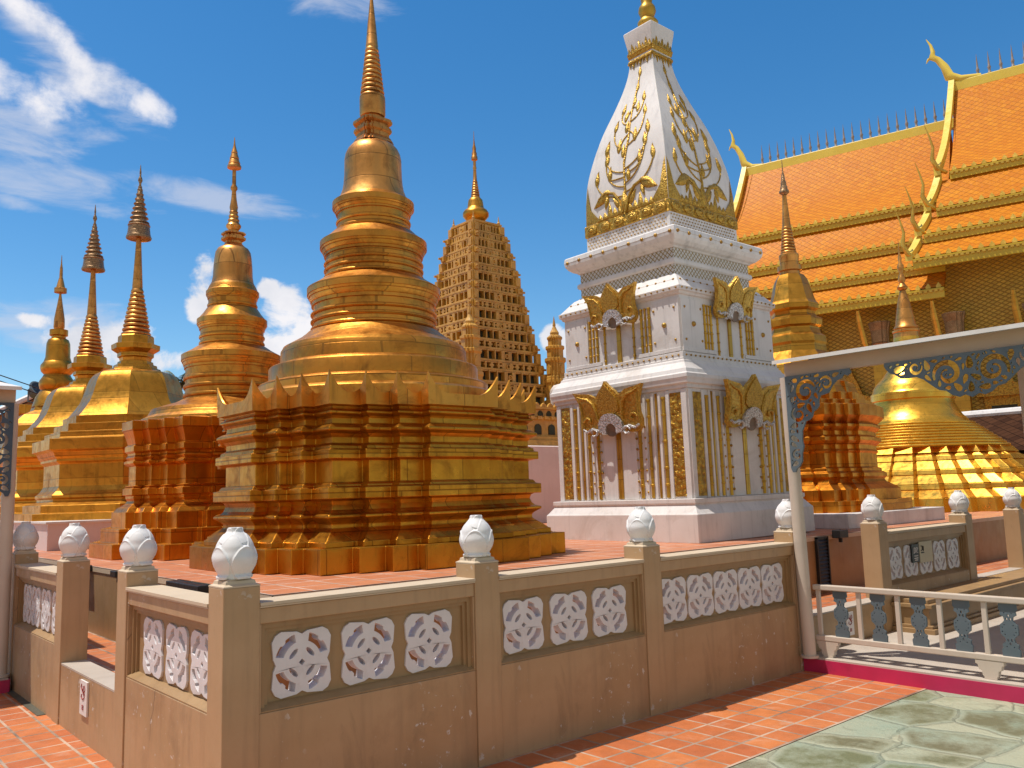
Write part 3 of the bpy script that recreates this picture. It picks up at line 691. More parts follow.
# --- second gold stupa, left of the first
PB = [(1.5, .45), (1.4, .68), (1.3, .91), (1.2, 1.2), (.91, 1.3), (.68, 1.4), (.45, 1.5)]
s2 = thing('golden_stupa', (2.62, 6.25, 1.0), 'orange gold stupa with round tiers and parasol tip, just left of the largest stupa', 'stupa', 'gilded stupas on the terrace')
b = MB(); redent_loft(b, PB, z1([(0, 1.0), (0, 1.165), (-.095, 1.17), (-.095, 1.325), (-.185, 1.33), (-.185, 1.508)])); b.build('stepped_plinth', M['gold_orange'], s2, bevel=.006)
b = MB(); redent_loft(b, PB, z1([(-.20, 1.508), (-.23, 1.55), (-.30, 1.60), (-.315, 1.63), (-.30, 1.66), (-.30, 1.69), (-.275, 1.70), (-.275, 1.77), (-.305, 1.785), (-.29, 1.80), (-.325, 1.81), (-.325, 2.03), (-.30, 2.04), (-.28, 2.06), (-.28, 2.085), (-.31, 2.10), (-.295, 2.13), (-.31, 2.15), (-.31, 2.18), (-.285, 2.20), (-.285, 2.26), (-.31, 2.28), (-.29, 2.36), (-.262, 2.44), (-.255, 2.45), (-.255, 2.55), (-.29, 2.56), (-.4, 2.57)])); b.build('moulded_body', M['gold_orange'], s2, bevel=.003)
b = MB(); b.lathe(z1([(1.06, 2.53), (1.05, 2.60), (.98, 2.64), (.94, 2.72), (.80, 2.77), (.67, 2.81), (.60, 2.85)] + round_tier(.553, 2.86, .606, 3.345, 3.42, 3) + [(.59, 3.43), (.50, 3.48), (.43, 3.53)] + round_tier(.385, 3.54, .43, 3.82, 3.885, 2) + [(.41, 3.90), (.36, 3.96), (.315, 4.03)] + round_tier(.296, 4.04, .326, 4.205, 4.255, 1) + [(.31, 4.27), (.285, 4.33)]), 64); b.build('moulded_rings', M['gold_main'], s2, smooth=24)
b = MB(); b.lathe(z1([(.285, 4.328), (.258, 4.38), (.245, 4.46), (.240, 4.58), (.230, 4.70), (.218, 4.78), (.19, 4.83), (.15, 4.855), (.12, 4.86)]), 56); b.build('bell', M['gold_bronze'], s2, smooth=60)
b = MB(); redent_loft(b, PH, z1([(.03, 4.855), (.0, 4.90), (.0, 4.93), (.035, 4.95), (.035, 4.98), (.01, 4.985), (.01, 5.01), (.035, 5.02), (.035, 5.04), (-.03, 5.05)])); b.build('throne', M['gold_bronze'], s2)
b = MB(); b.lathe(z1([(.06, 5.04), (.062, 5.08), (.092, 5.12), (.095, 5.145), (.07, 5.18), (.066, 5.20), (.074, 5.215), (.06, 5.235), (.058, 5.255), (.064, 5.27), (.052, 5.29), (.050, 5.31), (.056, 5.325), (.045, 5.345), (.053, 5.39), (.035, 5.5), (.026, 5.61), (.044, 5.64), (.044, 5.665), (.026, 5.70), (.024, 5.90)]), 32); b.build('spire', M['gold_bronze'], s2, smooth=40)
b = MB(); b.lathe(z1([(.02, 5.94), (.088, 5.925), (.09, 5.95), (.07, 5.98), (.076, 5.985), (.055, 6.05), (.06, 6.055), (.038, 6.13), (.042, 6.135), (.02, 6.21), (.012, 6.25), (.004, 6.35)]), 24); b.build('parasol', M['gold_bronze'], s2, smooth=40)

# --- bell-shaped octagonal stupas (third, and a copy behind)
s3 = thing('octagonal_stupa', (2.70, 10.4, 1.0), 'nearer of the two pale gold octagonal bell stupas with silver parasol tips', 'stupa', 'gilded stupas on the terrace')
O8 = PI / 8
b = MB(); b.lathe(z1([(1.69, 1.39), (1.69, 1.49), (1.565, 1.50), (1.565, 1.61), (1.38, 1.66), (1.375, 1.70), (1.40, 1.72), (1.40, 1.76), (1.37, 1.78), (1.33, 1.82), (1.30, 1.87), (1.29, 1.89), (1.29, 2.22), (1.31, 2.24), (1.34, 2.26), (1.34, 2.30), (1.37, 2.33), (1.40, 2.40), (1.465, 2.43), (1.465, 2.595), (1.40, 2.60), (1.30, 2.625), (1.30, 2.71), (1.17, 2.72), (1.17, 2.84), (1.045, 2.85), (1.045, 2.97)]), 8, ph=O8); b.build('stepped_base', M['gold_pale'], s3, bevel=.006)
bell = z1([(1.0, 2.97), (.955, 3.02), (.88, 3.12), (.815, 3.22), (.77, 3.33), (.74, 3.43), (.71, 3.53), (.68, 3.61), (.63, 3.68), (.585, 3.72), (.50, 3.745)])
b = MB(); b.lathe(bell, 8, ph=O8); b.build('bell', M['gold_pale'], s3, smooth=28)
b = MB(); b.lathe(z1([(.47, 3.742), (.40, 3.77), (.385, 3.80), (.34, 3.81), (.33, 3.86), (.28, 3.87), (.27, 3.92), (.24, 3.93), (.25, 3.98), (.28, 4.0), (.28, 4.06), (.31, 4.08), (.37, 4.12), (.375, 4.20), (.34, 4.21), (.28, 4.212), (.275, 4.34), (.255, 4.36)]), 8, ph=O8); b.build('throne', M['gold_pale'], s3)
b = MB(); b.lathe(z1([(.24, 4.355)] + ringstack(.232, 4.36, .088, 5.16, 11) + [(.080, 5.17), (.082, 5.19), (.06, 5.6), (.038, 6.06)]), 36); b.build('spire', M['gold_bronze'], s3, smooth=40)
b = MB(); pr = [(.05, 6.06), (.150, 6.06), (.198, 6.025), (.204, 6.05), (.190, 6.08), (.180, 6.12), (.168, 6.235), (.180, 6.25), (.172, 6.27), (.15, 6.28)]
for i in range(8):
    f = i / 8; r0 = .142 - .118 * f; z = 6.29 + .66 * f
    pr += [(r0, z), (r0 * 1.16, z + .010), (r0 * 1.10, z + .026), (r0 * .84, z + .032), (r0 * .80, z + .078)]
pr += [(.02, 6.95), (.018, 7.0), (.038, 7.05), (.03, 7.09), (.014, 7.13), (.016, 7.19), (.004, 7.33)]
b.lathe(z1(pr), 20); b.build('parasol', M['mirror'], s3, smooth=40)
s4 = dup(s3, (2.72, 13.2, 1.0), label='farther of the two pale gold octagonal bell stupas, half hidden by its twin'); s4.scale = (1.04, 1.04, 1.015)
pl = thing('stupa_plinth', (2.70, 12.0, 1.0), 'long pinkish white plinth under the two octagonal bell stupas', 'plinth')
b = MB(); b.box(-1.56, 1.6, -3.2, 4.2, 0, .36); b.build('base', M['pink_white'], pl); b = MB(); b.box(-1.59, 1.63, -3.23, 4.23, .36, .392); b.build('slab', M['white'], pl, bevel=.006)

# --- small far stupa
s5 = thing('golden_stupa', (2.76, 15.9, 1.0), 'smallest far gold stupa at the left end of the row, with a thin spire', 'stupa', 'gilded stupas on the terrace')
b = MB(); b.lathe(z1([(1.5, 1.0), (1.5, 1.3), (1.3, 1.32), (1.3, 1.6), (1.2, 1.7), (1.2, 2.3), (1.35, 2.4), (1.35, 2.6), (1.2, 2.62), (1.1, 2.9), (1.02, 2.95), (1.02, 3.25), (.92, 3.3), (.70, 3.5), (.5, 3.6), (.46, 3.7)]), 8, ph=O8); b.build('stepped_base', M['gold_pale'], s5)
b = MB(); b.lathe(z1([(.46, 3.69), (.44, 3.75), (.40, 3.9), (.34, 4.0), (.30, 4.06), (.33, 4.1), (.345, 4.18), (.34, 4.25), (.28, 4.35), (.255, 4.4), (.31, 4.46), (.33, 4.52), (.325, 4.60), (.27, 4.68)]), 40); b.build('moulded_rings', M['gold_pale'], s5, smooth=40)
b = MB(); b.lathe(z1([(.27, 4.68), (.24, 4.78), (.235, 4.95), (.228, 5.08), (.2, 5.16), (.17, 5.18), (.14, 5.2), (.14, 5.24), (.18, 5.26), (.18, 5.38), (.09, 5.39)]), 36); b.build('bell', M['gold_pale'], s5, smooth=45)
b = MB(); b.lathe(z1([(.085, 5.38), (.11, 5.44), (.105, 5.62), (.07, 5.85), (.025, 6.15), (.023, 6.2), (.124, 6.21), (.124, 6.31), (.09, 6.32), (.05, 6.5), (.035, 6.55), (.03, 6.75), (.015, 6.85), (.005, 7.05)]), 24); b.build('spire', M['gold_bronze'], s5, smooth=40)

# --- octagonal stupa right of the white one
s7 = thing('golden_stupa', (10.30, 2.86, 1.0), 'orange gold stupa with octagonal bell on low white plinth, right of the white stupa', 'stupa', 'gilded stupas on the terrace')
b = MB(); b.box(-1.5, 1.42, -1.44, 1.44, 0, .19); b.build('white_plinth', M['white'], s7, bevel=.008)
def zo(p): return [(o + .07, z - 1.) for o, z in p]
k7 = 1.
PC = [(1.33, .5), (1.27, .72), (1.2, .93), (1.13, 1.13), (.93, 1.2), (.72, 1.27), (.5, 1.33)]
b = MB(); redent_loft(b, PC, zo([(-.09, 1.19), (-.09, 1.345), (-.2, 1.35), (-.2, 1.50), (-.24, 1.53), (-.34, 1.60), (-.36, 1.64), (-.33, 1.68), (-.33, 1.73), (-.38, 1.76), (-.38, 1.80), (-.42, 1.82), (-.42, 2.02), (-.40, 2.05), (-.42, 2.08), (-.42, 2.14), (-.36, 2.20), (-.36, 2.25), (-.41, 2.28), (-.41, 2.34), (-.36, 2.40), (-.36, 2.44), (-.39, 2.46), (-.31, 2.56), (-.31, 2.72), (-.34, 2.73)]), k7); b.build('moulded_body', M['gold_orange'], s7, bevel=.003)
b = MB(); redent_loft(b, PC, zo([(-.40, 2.72), (-.40, 2.80), (-.50, 2.81), (-.50, 2.92), (-.60, 2.93), (-.62, 3.10)]), k7); b.build('upper_step', M['gold_orange'], s7, bevel=.003)
b = MB(); b.lathe(z1([(.86, 2.92), (.80, 3.08), (.72, 3.12), (.70, 3.14), (.62, 3.40), (.57, 3.46), (.49, 3.58), (.46, 3.62), (.455, 3.72), (.47, 3.76), (.46, 3.86), (.40, 3.90), (.375, 3.98), (.375, 4.0), (.42, 4.03), (.43, 4.12), (.42, 4.15), (.35, 4.18), (.33, 4.22), (.34, 4.26), (.385, 4.30), (.392, 4.38), (.36, 4.42), (.345, 4.45)]), 8, ph=O8); b.build('moulded_rings', M['gold_pale'], s7)
b = MB(); b.lathe(z1([(.35, 4.44), (.325, 4.52), (.29, 4.66), (.252, 4.79), (.2, 4.87), (.16, 4.885)]), 8, ph=O8); b.build('bell', M['gold_pale'], s7, smooth=28)
b = MB(); b.lathe(z1([(.155, 4.88), (.155, 4.93), (.185, 4.945), (.185, 5.02), (.145, 5.025), (.145, 5.15), (.152, 5.165), (.152, 5.21), (.125, 5.23)] + ringstack(.124, 5.23, .07, 5.68, 9) + [(.066, 5.68), (.032, 6.17), (.036, 6.19), (.03, 6.2)]), 32); b.build('spire', M['gold_bronze'], s7, smooth=40)
b = MB(); b.lathe(z1([(.03, 6.2), (.076, 6.24), (.076, 6.27), (.055, 6.30), (.06, 6.31), (.042, 6.38), (.046, 6.39), (.03, 6.46), (.024, 6.53), (.01, 6.6), (.004, 6.8)]), 20); b.build('parasol', M['mirror'], s7, smooth=40)

# --- bright stepped stupa at far right
s8 = thing('stepped_stupa', (16.75, 3.95, 1.0), 'bright yellow gold stupa with round bell and wide stepped redented base at right', 'stupa', 'gilded stupas on the terrace')
P12 = [(math.cos(R(a)), math.sin(R(a))) for a in (10, 21, 31, 40.5, 49.5, 59, 69, 80)]
b = MB()
for r0, z0, r1, z1_, g in ((2.78, 1.0, 2.72, 1.26, 0), (2.70, 1.265, 2.45, 1.42, 1), (2.47, 1.42, 2.43, 1.52, 0), (2.44, 1.525, 2.20, 1.70, 1), (2.22, 1.70, 2.18, 1.79, 0), (2.18, 1.795, 1.98, 1.97, 1), (2.0, 1.97, 1.95, 2.06, 0), (1.93, 2.06, 1.83, 2.12, 0), (1.88, 2.12, 1.78, 2.24, 1), ):
    b.loft([[(x, y, z - 1) for x, y in redent(P12, 0, r)] for r, z in ((r0, z0), (r1, z1_ - .002))])
b.build('redented_base', M['gold_bright'], s8, bevel=.006)
b = MB(); b.lathe(z1([(1.78, 2.235)] + [q for i in range(9) for q in bead(1.72 - .074 * i, 2.245 + .060 * i, .057, .030)] + [(1.05, 2.79), (1.03, 2.84), (1.0, 2.88), (.93, 2.95), (.88, 3.05), (.83, 3.15), (.80, 3.25), (.80, 3.28), (.83, 3.30), (.83, 3.45), (.79, 3.50), (.77, 3.58), (.70, 3.68), (.58, 3.80), (.44, 3.98), (.36, 4.2), (.31, 4.45), (.27, 4.68)]), 56); b.build('bell', M['gold_bright'], s8, smooth=35)
b = MB(); b.lathe(z1([(.27, 4.67), (.26, 4.78), (.28, 4.80), (.28, 4.84), (.235, 4.86), (.25, 4.88), (.24, 4.92), (.21, 4.95), (.19, 5.1), (.13, 5.45), (.06, 5.72)]), 32); b.build('spire', M['gold_bronze'], s8, smooth=40)
b = MB(); b.lathe(z1([(.05, 5.72), (.10, 5.76), (.11, 5.80), (.07, 5.86), (.05, 5.9), (.08, 5.96), (.06, 6.05), (.035, 6.12), (.06, 6.2), (.07, 6.28), (.03, 6.36), (.04, 6.45), (.02, 6.55), (.01, 6.7), (.004, 6.9)]), 18); b.build('parasol', M['gold_bronze'], s8, smooth=40)

# ------------------------------------------------------------------ white stupa with gilded relief
ws = thing('white_stupa', (6.97, 2.70, 1.0), 'tall square white stupa with gold relief trees on its lotus bud top', 'stupa')
b = MB(); b.square(z1([(1.18, 1.0), (1.18, 1.305), (1.165, 1.32), (1.10, 1.405), (1.10, 1.42), (1.115, 1.425), (1.115, 1.475), (1.05, 1.477)])); b.build('plinth', M['white'], ws, bevel=.006)
b = MB(); b.square(z1([(1.04, 1.477), (1.04, 2.70), (1.06, 2.705), (1.06, 2.745), (1.085, 2.755), (1.09, 2.79), (1.10, 2.82), (1.10, 2.86), (1.085, 2.875), (1.07, 2.92), (1.03, 2.965), (1.0, 3.0), (.99, 3.03), (.975, 3.035), (.975, 3.06), (.96, 3.062), (.96, 3.13), (.935, 3.135), (.935, 3.80), (.955, 3.81), (.965, 3.835), (.985, 3.845), (.99, 3.895), (.97, 3.905), (.90, 3.99), (.84, 4.06), (.795, 4.085), (.785, 4.10)])); b.build('storeys', M['white'], ws, bevel=.004)
b = MB(); b.square(z1([(.767, 4.10), (.767, 4.225)])); b.square(z1([(.767, 4.295), (.767, 4.425)])); b.build('lattice_band', M['lattice_w'], ws)
b = MB(); b.square(z1([(.785, 4.223), (.80, 4.24), (.80, 4.28), (.785, 4.297)])); b.build('band_moulding', M['white'], ws)
b = MB(); b.square(z1([(.785, 4.423), (.80, 4.44), (.84, 4.455), (.88, 4.49), (.908, 4.535), (.915, 4.58), (.91, 4.635), (.895, 4.648), (.72, 4.66)])); b.build('cornice', M['white_old'], ws, bevel=.005)
b = MB(); b.square(z1([(.69, 4.655), (.69, 4.908)])); b.build('dotted_band', M['white'], ws)
BULB = [(.690, 4.98), (.690, 5.2), (.678, 5.457), (.660, 5.66), (.590, 5.98), (.490, 6.33), (.372, 6.63), (.262, 6.95), (.202, 7.21), (.194, 7.36), (.208, 7.5), (.250, 7.73)]
def bulb_h(z):
    for (h0, a), (h1, c) in zip(BULB, BULB[1:]):
        if a <= z <= c:
            f = (z - a) / (c - a); return h0 + (h1 - h0) * f
    return BULB[-1][0]
import bisect
def bulb_s(z):   # smoothed
    return sum(bulb_h(min(7.73, max(4.98, z + d))) for d in (-.12, -.08, -.04, 0, .04, .08, .12)) / 7
b = MB(); b.square(z1([(.695, 4.906), (.705, 4.915), (.705, 5.055), (.695, 5.065)])); b.build('flower_frieze', M['gold_trim'], ws)
b = MB(); b.square(z1([(bulb_s(5.06 + 2.67 * i / 40), 5.06 + 2.67 * i / 40) for i in range(41)] + [(.22, 7.745), (.05, 7.80)])); b.build('lotus_bulb', M['white'], ws, smooth=30, bevel=.008)
b = MB(); b.lathe(z1([(.06, 7.79), (.10, 7.80), (.135, 7.84), (.14, 7.88), (.11, 7.92), (.085, 7.95), (.10, 7.99), (.12, 8.04), (.11, 8.10), (.07, 8.16), (.08, 8.22), (.075, 8.32), (.05, 8.5), (.055, 8.55), (.03, 8.9), (.01, 9.5)]), 28); b.build('gold_finial', M['gold_plain'], ws, smooth=45)
# everything repeated on the four faces, built in face coordinates u (along), d (outward), z
def face_fn(k):
    ca, sa = ((1, 0), (0, 1), (-1, 0), (0, -1))[k]
    def P(u, d, z):   # k=0: face -y, outward -y
        x, y = u, -d
        return (x * ca - y * sa, x * sa + y * ca, z - 1.0)
    return P
def fbox(b, P, u0, u1, d0, d1, z0, z1_):
    p, q = P(u0, d0, z0), P(u1, d1, z1_); b.box(p[0], q[0], p[1], q[1], p[2], q[2])
def leaf_loop(cx, cz, l, w, ang, tip=.0):
    pts = []
    for i in range(15):
        t = i / 14; ww = w * math.sin(PI * t ** .8) * (1 - .25 * t); pts.append((t * l, ww))
    for i in range(13, 0, -1):
        t = i / 14; ww = w * math.sin(PI * t ** .8) * (1 - .25 * t); pts.append((t * l, -ww))
    ca, sa = math.cos(ang), math.sin(ang)
    return [(cx + x * ca - y * sa, cz + x * sa + y * ca) for x, y in pts]
for k in range(4):
    P = face_fn(k); nrm = Vector(P(0, 1, 1)) - Vector(P(0, 0, 1))
    seen = k in (0, 3)
    # lower storey
    for s in (-1, 1):
        b = MB(); fbox(b, P, s * .80, s * .955, 1.035, 1.048, 1.50, 2.66); b.build('relief_panel', M['gold_trim'], ws)
    b = MB()
    for s in (-1, 1):
        for u0, u1 in ((.962, 1.036), (.745, .793), (.63, .665), (.53, .565), (.405, .44), (.05, .27)):
            fbox(b, P, s * u0, s * u1, 1.03, 1.056 if u0 > .3 else 1.046, 1.48, 2.69)
    b.build('pilaster', M['white'], ws, bevel=.004)
    b = MB()
    for s in (-1, 1):
        for u, r in ((.705, .022), (.485, .02), (.335, .022)):
            pr = []
            zz = 1.49
            while zz < 2.62:
                pr += [(r, zz), (r, zz + .13), (r * 1.35, zz + .135), (r * 1.35, zz + .155), (r, zz + .16)]; zz += .19 if zz > 2.0 or zz < 1.6 else .3
            ring = [[P(s * u + rr * math.cos(a), 1.045 + rr * math.sin(a), min(z, 2.69)) for a in [2 * PI * i / 8 for i in range(8)]] for rr, z in pr]
            b.loft(ring)
        fbox(b, P, s * .585, s * .612, 1.03, 1.050, 1.49, 2.68)
    fbox(b, P, -.035, .035, 1.03, 1.052, 1.49, 2.55)
    b.build('gold_rod', M['gold_plain'], ws, smooth=40)
    def studs(lst, r):   # a row of round studs on one thin bead
        pts, rad = [], []
        for p, q in zip(lst, lst[1:] + [None]):
            v = Vector(P(*p)); dv = (Vector(P(*(q or p))) - Vector(P(*(lst[0] if q is None else p)))).normalized() if len(lst) > 1 else Vector((0, 0, 1))
            for k, rr in ((-1, .06), (-.75, .68), (0, 1.), (.75, .68), (1, .06)): pts.append(v + dv * (k * r)); rad.append(r * rr)
        b = MB(); b.tube(pts, rad, 8); b.build('stud_trim', M['gold_stud'], ws, smooth=60)
    def stud(p, r):
        b = MB(); b.dome(P(*p), r, nrm, 10); b.build('stud', M['gold_stud'], ws, smooth=60)
    for s in (-1, 1):
        for u in (.42, .285): studs([(s * u, 1.052, 1.56 + .125 * i) for i in range(7)], .016)
        for u, z in ((.56, 3.28), (.86, 3.28), (.56, 3.66), (.86, 3.66)): stud((s * u, .945, z), .017)
        stud((s * .71, .945, 3.47), .034)
    studs([(-.90 + 1.8 * i / 21, .964, 3.095) for i in range(22)], .013); studs([(-.94 + 1.88 * i / 21, .992, 3.872) for i in range(22)], .012)
    studs([(-.84 + 1.68 * i / 13, .895, 4.0) for i in range(14)], .014); studs([(-.85 + 1.70 * i / 8, .914, 4.575) for i in range(9)], .024)
    for q in range(5): studs([(-.66 + 1.32 * (i + (q % 2) * .5) / 24, .692, 4.715 + .04 * q) for i in range(24)], .010)
    # upper storey
    for s in (-1, 1):
        b = MB(); fbox(b, P, s * .52, s * .925, .93, .946, 3.184, 3.76); fbox(b, P, s * .30, s * .93, .93, .955, 3.14, 3.185); b.build('wall_panel', M['white'], ws, bevel=.003)
    b = MB()
    for s in (-1, 1):
        for u, r in ((.485, .017), (.425, .013), (.365, .017), (.235, .015)):
            z0 = 3.19 if u > .3 else 3.10
            pr = []; zz = z0
            while zz < 3.70:
                pr += [(r, zz), (r, zz + .07), (r * 1.4, zz + .075), (r * 1.4, zz + .09), (r, zz + .095)]; zz += .11
            b.loft([[P(s * u + rr * math.cos(a), .94 + rr * math.sin(a), min(z, 3.78)) for a in [2 * PI * i / 8 for i in range(8)]] for rr, z in pr])
    fbox(b, P, -.03, .03, .93, .953, 3.08, 3.6)
    b.build('gold_rod', M['gold_plain'], ws, smooth=40)
    # arched gold ornaments above the blind doors
    for (zc, sz, sx, d0) in ((2.29, .82, .96, 1.06), (3.60, .69, .76, .95)):
        def O3(x, y, w): return P(x * sx, d0 + w * sz + max(0, y) * .20 * sz, zc + y * sz)
        b = MB()
        half_o = [(.0, .73), (.05, .66), (.13, .58), (.19, .50), (.23, .53), (.30, .575), (.39, .59), (.48, .60), (.575, .625), (.54, .55), (.50, .46), (.475, .36), (.465, .25), (.485, .14), (.47, .04), (.41, -.03), (.31, -.035), (.20, .0), (.12, -.01), (.10, .05), (.06, .10)]
        b.plate([half_o + [(0, .12)] + [(-x, y) for x, y in reversed(half_o[1:])]], .075, lambda u, v, w: O3(u, v, .065 + w * .9))
        b.build('arch_ornament', M['gold_arch'], ws, bevel=.006)
        b = MB()
        sp = [(-.17, .30), (-.17, .44), (-.10, .55), (0, .69), (.10, .55), (.17, .44), (.17, .30), (.10, .25), (-.10, .25)]
        b.plate([sp], .03, lambda u, v, w: O3(u, v, .11 + w))
        for q in (-1, 1):
            b.tube([O3(q * x, y, .105) for x, y in ((.20, .16), (.215, .30), (.25, .42), (.33, .50), (.42, .52), (.50, .56))], [.03 * sz, .034 * sz, .034 * sz, .03 * sz, .022 * sz, .008 * sz], 7, .7)
            b.tube([O3(q * x, y, .10) for x, y in ((.47, .08), (.455, .2), (.46, .32), (.475, .42), (.49, .5))], [.02 * sz, .026 * sz, .026 * sz, .02 * sz, .008 * sz], 7, .7)
            b.tube([O3(q * (.37 + (.075 - .008 * k_) * math.cos(.6 * k_)), .17 + (.075 - .008 * k_) * math.sin(.6 * k_), .11) for k_ in range(9)], [.02 * sz] * 8 + [.01 * sz], 6)
        b.build('ornament_leaf', M['gold_fine'], ws, smooth=45, bevel=.004)
        b = MB()
        mouth = arc(0, .06, .20, 200, -20, 12); hole = arc(0, .03, .085, 0, 180, 8)
        b.plate([mouth + [(.085, -.035)] + hole[0:1] + hole + [(-.085, -.035)]], .05, lambda u, v, w: O3(u, v, .12 + w))
        for q in (-1, 1):
            b.tube([O3(q * (.27 + .05 * math.cos(a)), .0 + .05 * math.sin(a), .15) for a in [.5 * i for i in range(12)]], .018 * sz, 6)
            b.tube([O3(q * x, y, .14) for x, y in ((.2, .02), (.3, .06), (.40, .02), (.46, .06))], .02 * sz, 6)
        b.build('silver_ornament', M['silver'], ws, bevel=.004)
        b = MB(); b.plate([arc(0, .03, .105, 0, 360, 16)[:-1]], .02, lambda u, v, w: O3(u, v, .107 + w)); b.build('mouth_recess', M['mouth'], ws)
    # relief on the bulb: corner leaves, medallions, tree
    b = MB()
    for i in range(6):
        u = -.575 + 1.15 * i / 5
        b.loft([[P(u + r * math.cos(a), .706 + dd, 4.985 + .62 * r * math.sin(a)) for a in [2 * PI * q / 14 for q in range(14)]] for r, dd in ((.09, 0), (.085, .014), (.05, .022), (.045, .012), (.02, .028))])
    def S(u, z, d=.0): return P(u * bulb_s(z), bulb_s(z) + d, z)
    def strip_leaf(loop, d=.012):
        n = len(loop); c = (sum(p[0] for p in loop) / n, sum(p[1] for p in loop) / n)
        f = [S(u, z, 0.001) for u, z in loop]; g = [S(c[0] + (u - c[0]) * .72, c[1] + (z - c[1]) * .72, d) for u, z in loop]
        b.loft([f, g, [S(*c, d * 1.3)] * n], False, False)
    # corner triangular leaves and toothed border
    for s in (-1, 1):
        tri = [(s * .995, 5.07), (s * .995, 5.36), (s * .985, 5.62), (s * .93, 5.45), (s * .88, 5.32), (s * .84, 5.24), (s * .74, 5.16), (s * .68, 5.12), (s * .6, 5.07)]
        strip_leaf(tri, .014)
    for i in range(11):
        u = -.62 + 1.24 * i / 10; hh = .10 + .05 * (1 - abs(i - 5) / 5) + (.10 if i in (2, 8) else 0)
        strip_leaf([(u - .075, 5.065), (u + .075, 5.065), (u + .05, 5.065 + hh * .5), (u, 5.065 + hh), (u - .05, 5.065 + hh * .5)], .016)
    # big scroll leaves
    for s in (-1, 1):
        pts = [(s * .03, 5.08), (s * .12, 5.26), (s * .26, 5.38), (s * .45, 5.42), (s * .62, 5.37), (s * .72, 5.27)]
        b.tube([S(u, z, .01) for u, z in pts], [.03, .030, .03, .03, .026, .012], 7, .6)
        for lp in (leaf_loop(s * .36, 5.44, .46, .085, -.38 if s > 0 else PI + .38), leaf_loop(s * .40, 5.38, .20, .05, -1.15 if s > 0 else PI + 1.15), leaf_loop(s * .10, 5.16, .26, .06, .75 if s > 0 else PI - .75)):
            strip_leaf(lp, .022)
    strip_leaf(leaf_loop(0, 5.06, .32, .11, PI / 2), .03)
    # trunk, branches and buds
    stem = [(0, 5.05), (.02, 5.4), (-.02, 5.75), (.03, 6.1), (-.03, 6.5), (.0, 6.95), (0, 7.05)]
    b.tube([S(u, z, .008) for u, z in stem], [.018, .016, .014, .013, .011, .009, .006], 6)
    def bud(u, z, sc=1., tilt=0.):
        w = .047 * sc / bulb_s(z); l = .175 * sc
        lp = [(u + x * w, z + y * l) for x, y in ((0, -.15), (.55, .0), (.9, .3), (.7, .6), (.3, .85), (0, 1.15), (-.3, .85), (-.7, .6), (-.9, .3), (-.55, 0))]
        strip_leaf(lp, .020 * sc)
    for z0, u1, z1b in ((5.30, .72, 5.62), (5.42, .52, 5.85), (5.55, .38, 5.62), (5.62, .60, 6.02), (5.95, .50, 6.32), (6.15, .22, 5.98), (6.30, .42, 6.55), (6.52, .20, 6.42)):
        for s in (-1, 1):
            zz = z1b + (.05 if s > 0 else -.04); z00 = z0 + (.04 if s > 0 else 0)
            b.tube([S(s * (2 * f * (1 - f) * u1 * .80 + f * f * u1), (1 - f) ** 2 * z00 + 2 * f * (1 - f) * (z00 + (zz - z00) * .12) + f * f * zz, .006) for f in [q_ / 8 for q_ in range(9)]], .0095, 6)
            bud(s * u1, zz, 1.0 if z1b < 6.2 else .85)
    for z in (5.5, 5.85, 6.2, 6.6, 6.82, 7.05): bud((.10 if int(z * 10) % 2 else -.08) if z < 6.5 else 0, z, .9 if z < 6.5 else .75)
    # collar under the flared top
    for i in range(7):
        u = -.85 + 1.7 * i / 6; hh = .20 if i % 2 else .15
        strip_leaf([(u - .2, 7.36), (u + .2, 7.36), (u + .12, 7.36 + hh * .6), (u, 7.36 + hh), (u - .12, 7.36 + hh * .6)], .02)
        strip_leaf([(u - .2, 7.34), (u + .2, 7.34), (u, 7.34 - hh * .8)], .018)
    b.tube([S(-1., 7.30, .01), S(-.5, 7.30, .016), S(0, 7.30, .016), S(.5, 7.30, .016), S(1., 7.30, .01)], .02, 6)
    b.tube([S(-1., 7.42, .01), S(0, 7.42, .016), S(1., 7.42, .01)], .02, 6)
    b.build('gold_relief', M['gold_fine'], ws, smooth=50)

ws.rotation_euler = (-.0056, -.0064, 0)
# ------------------------------------------------------------------ lattice tower
tw = thing('tower_stupa', (9.6, 9.9, 1.0), 'square tapering gold tower with rows of dark niches, rising behind the largest stupa', 'stupa')
b = MB(); b.square(z1([(1.75, 1.0), (1.75, 2.48), (1.70, 2.50)])); b.build('plinth', M['pink_white'], tw)
def zq(p): return [(r, 2.5 + (z - 2.5) * .56 - 1.0) for r, z in p]
b = MB(); b.square(zq([(1.52, 2.50), (1.52, 2.72), (1.47, 2.74), (1.47, 2.86), (1.36, 2.88), (1.36, 3.46), (1.42, 3.50), (1.42, 3.58), (1.34, 3.6), (1.34, 3.86), (1.40, 3.88), (1.40, 3.97), (1.0, 4.0)])); b.build('podium', M['gold_tower'], tw)
def H(z):
    T = [(3.3, 1.10), (3.9, .985), (4.22, .92), (5.09, .765), (6.08, .63), (6.87, .485), (7.38, .36)]
    for (a, h0), (c, h1) in zip(T, T[1:]):
        if a <= z <= c: return h0 + (h1 - h0) * (z - a) / (c - a)
    return T[-1][1] if z > 7 else T[0][1]
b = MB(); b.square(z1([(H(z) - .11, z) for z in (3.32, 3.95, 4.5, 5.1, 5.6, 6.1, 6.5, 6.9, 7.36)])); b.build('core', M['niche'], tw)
zs = 3.34; row = 0
rnd = random.Random(3)
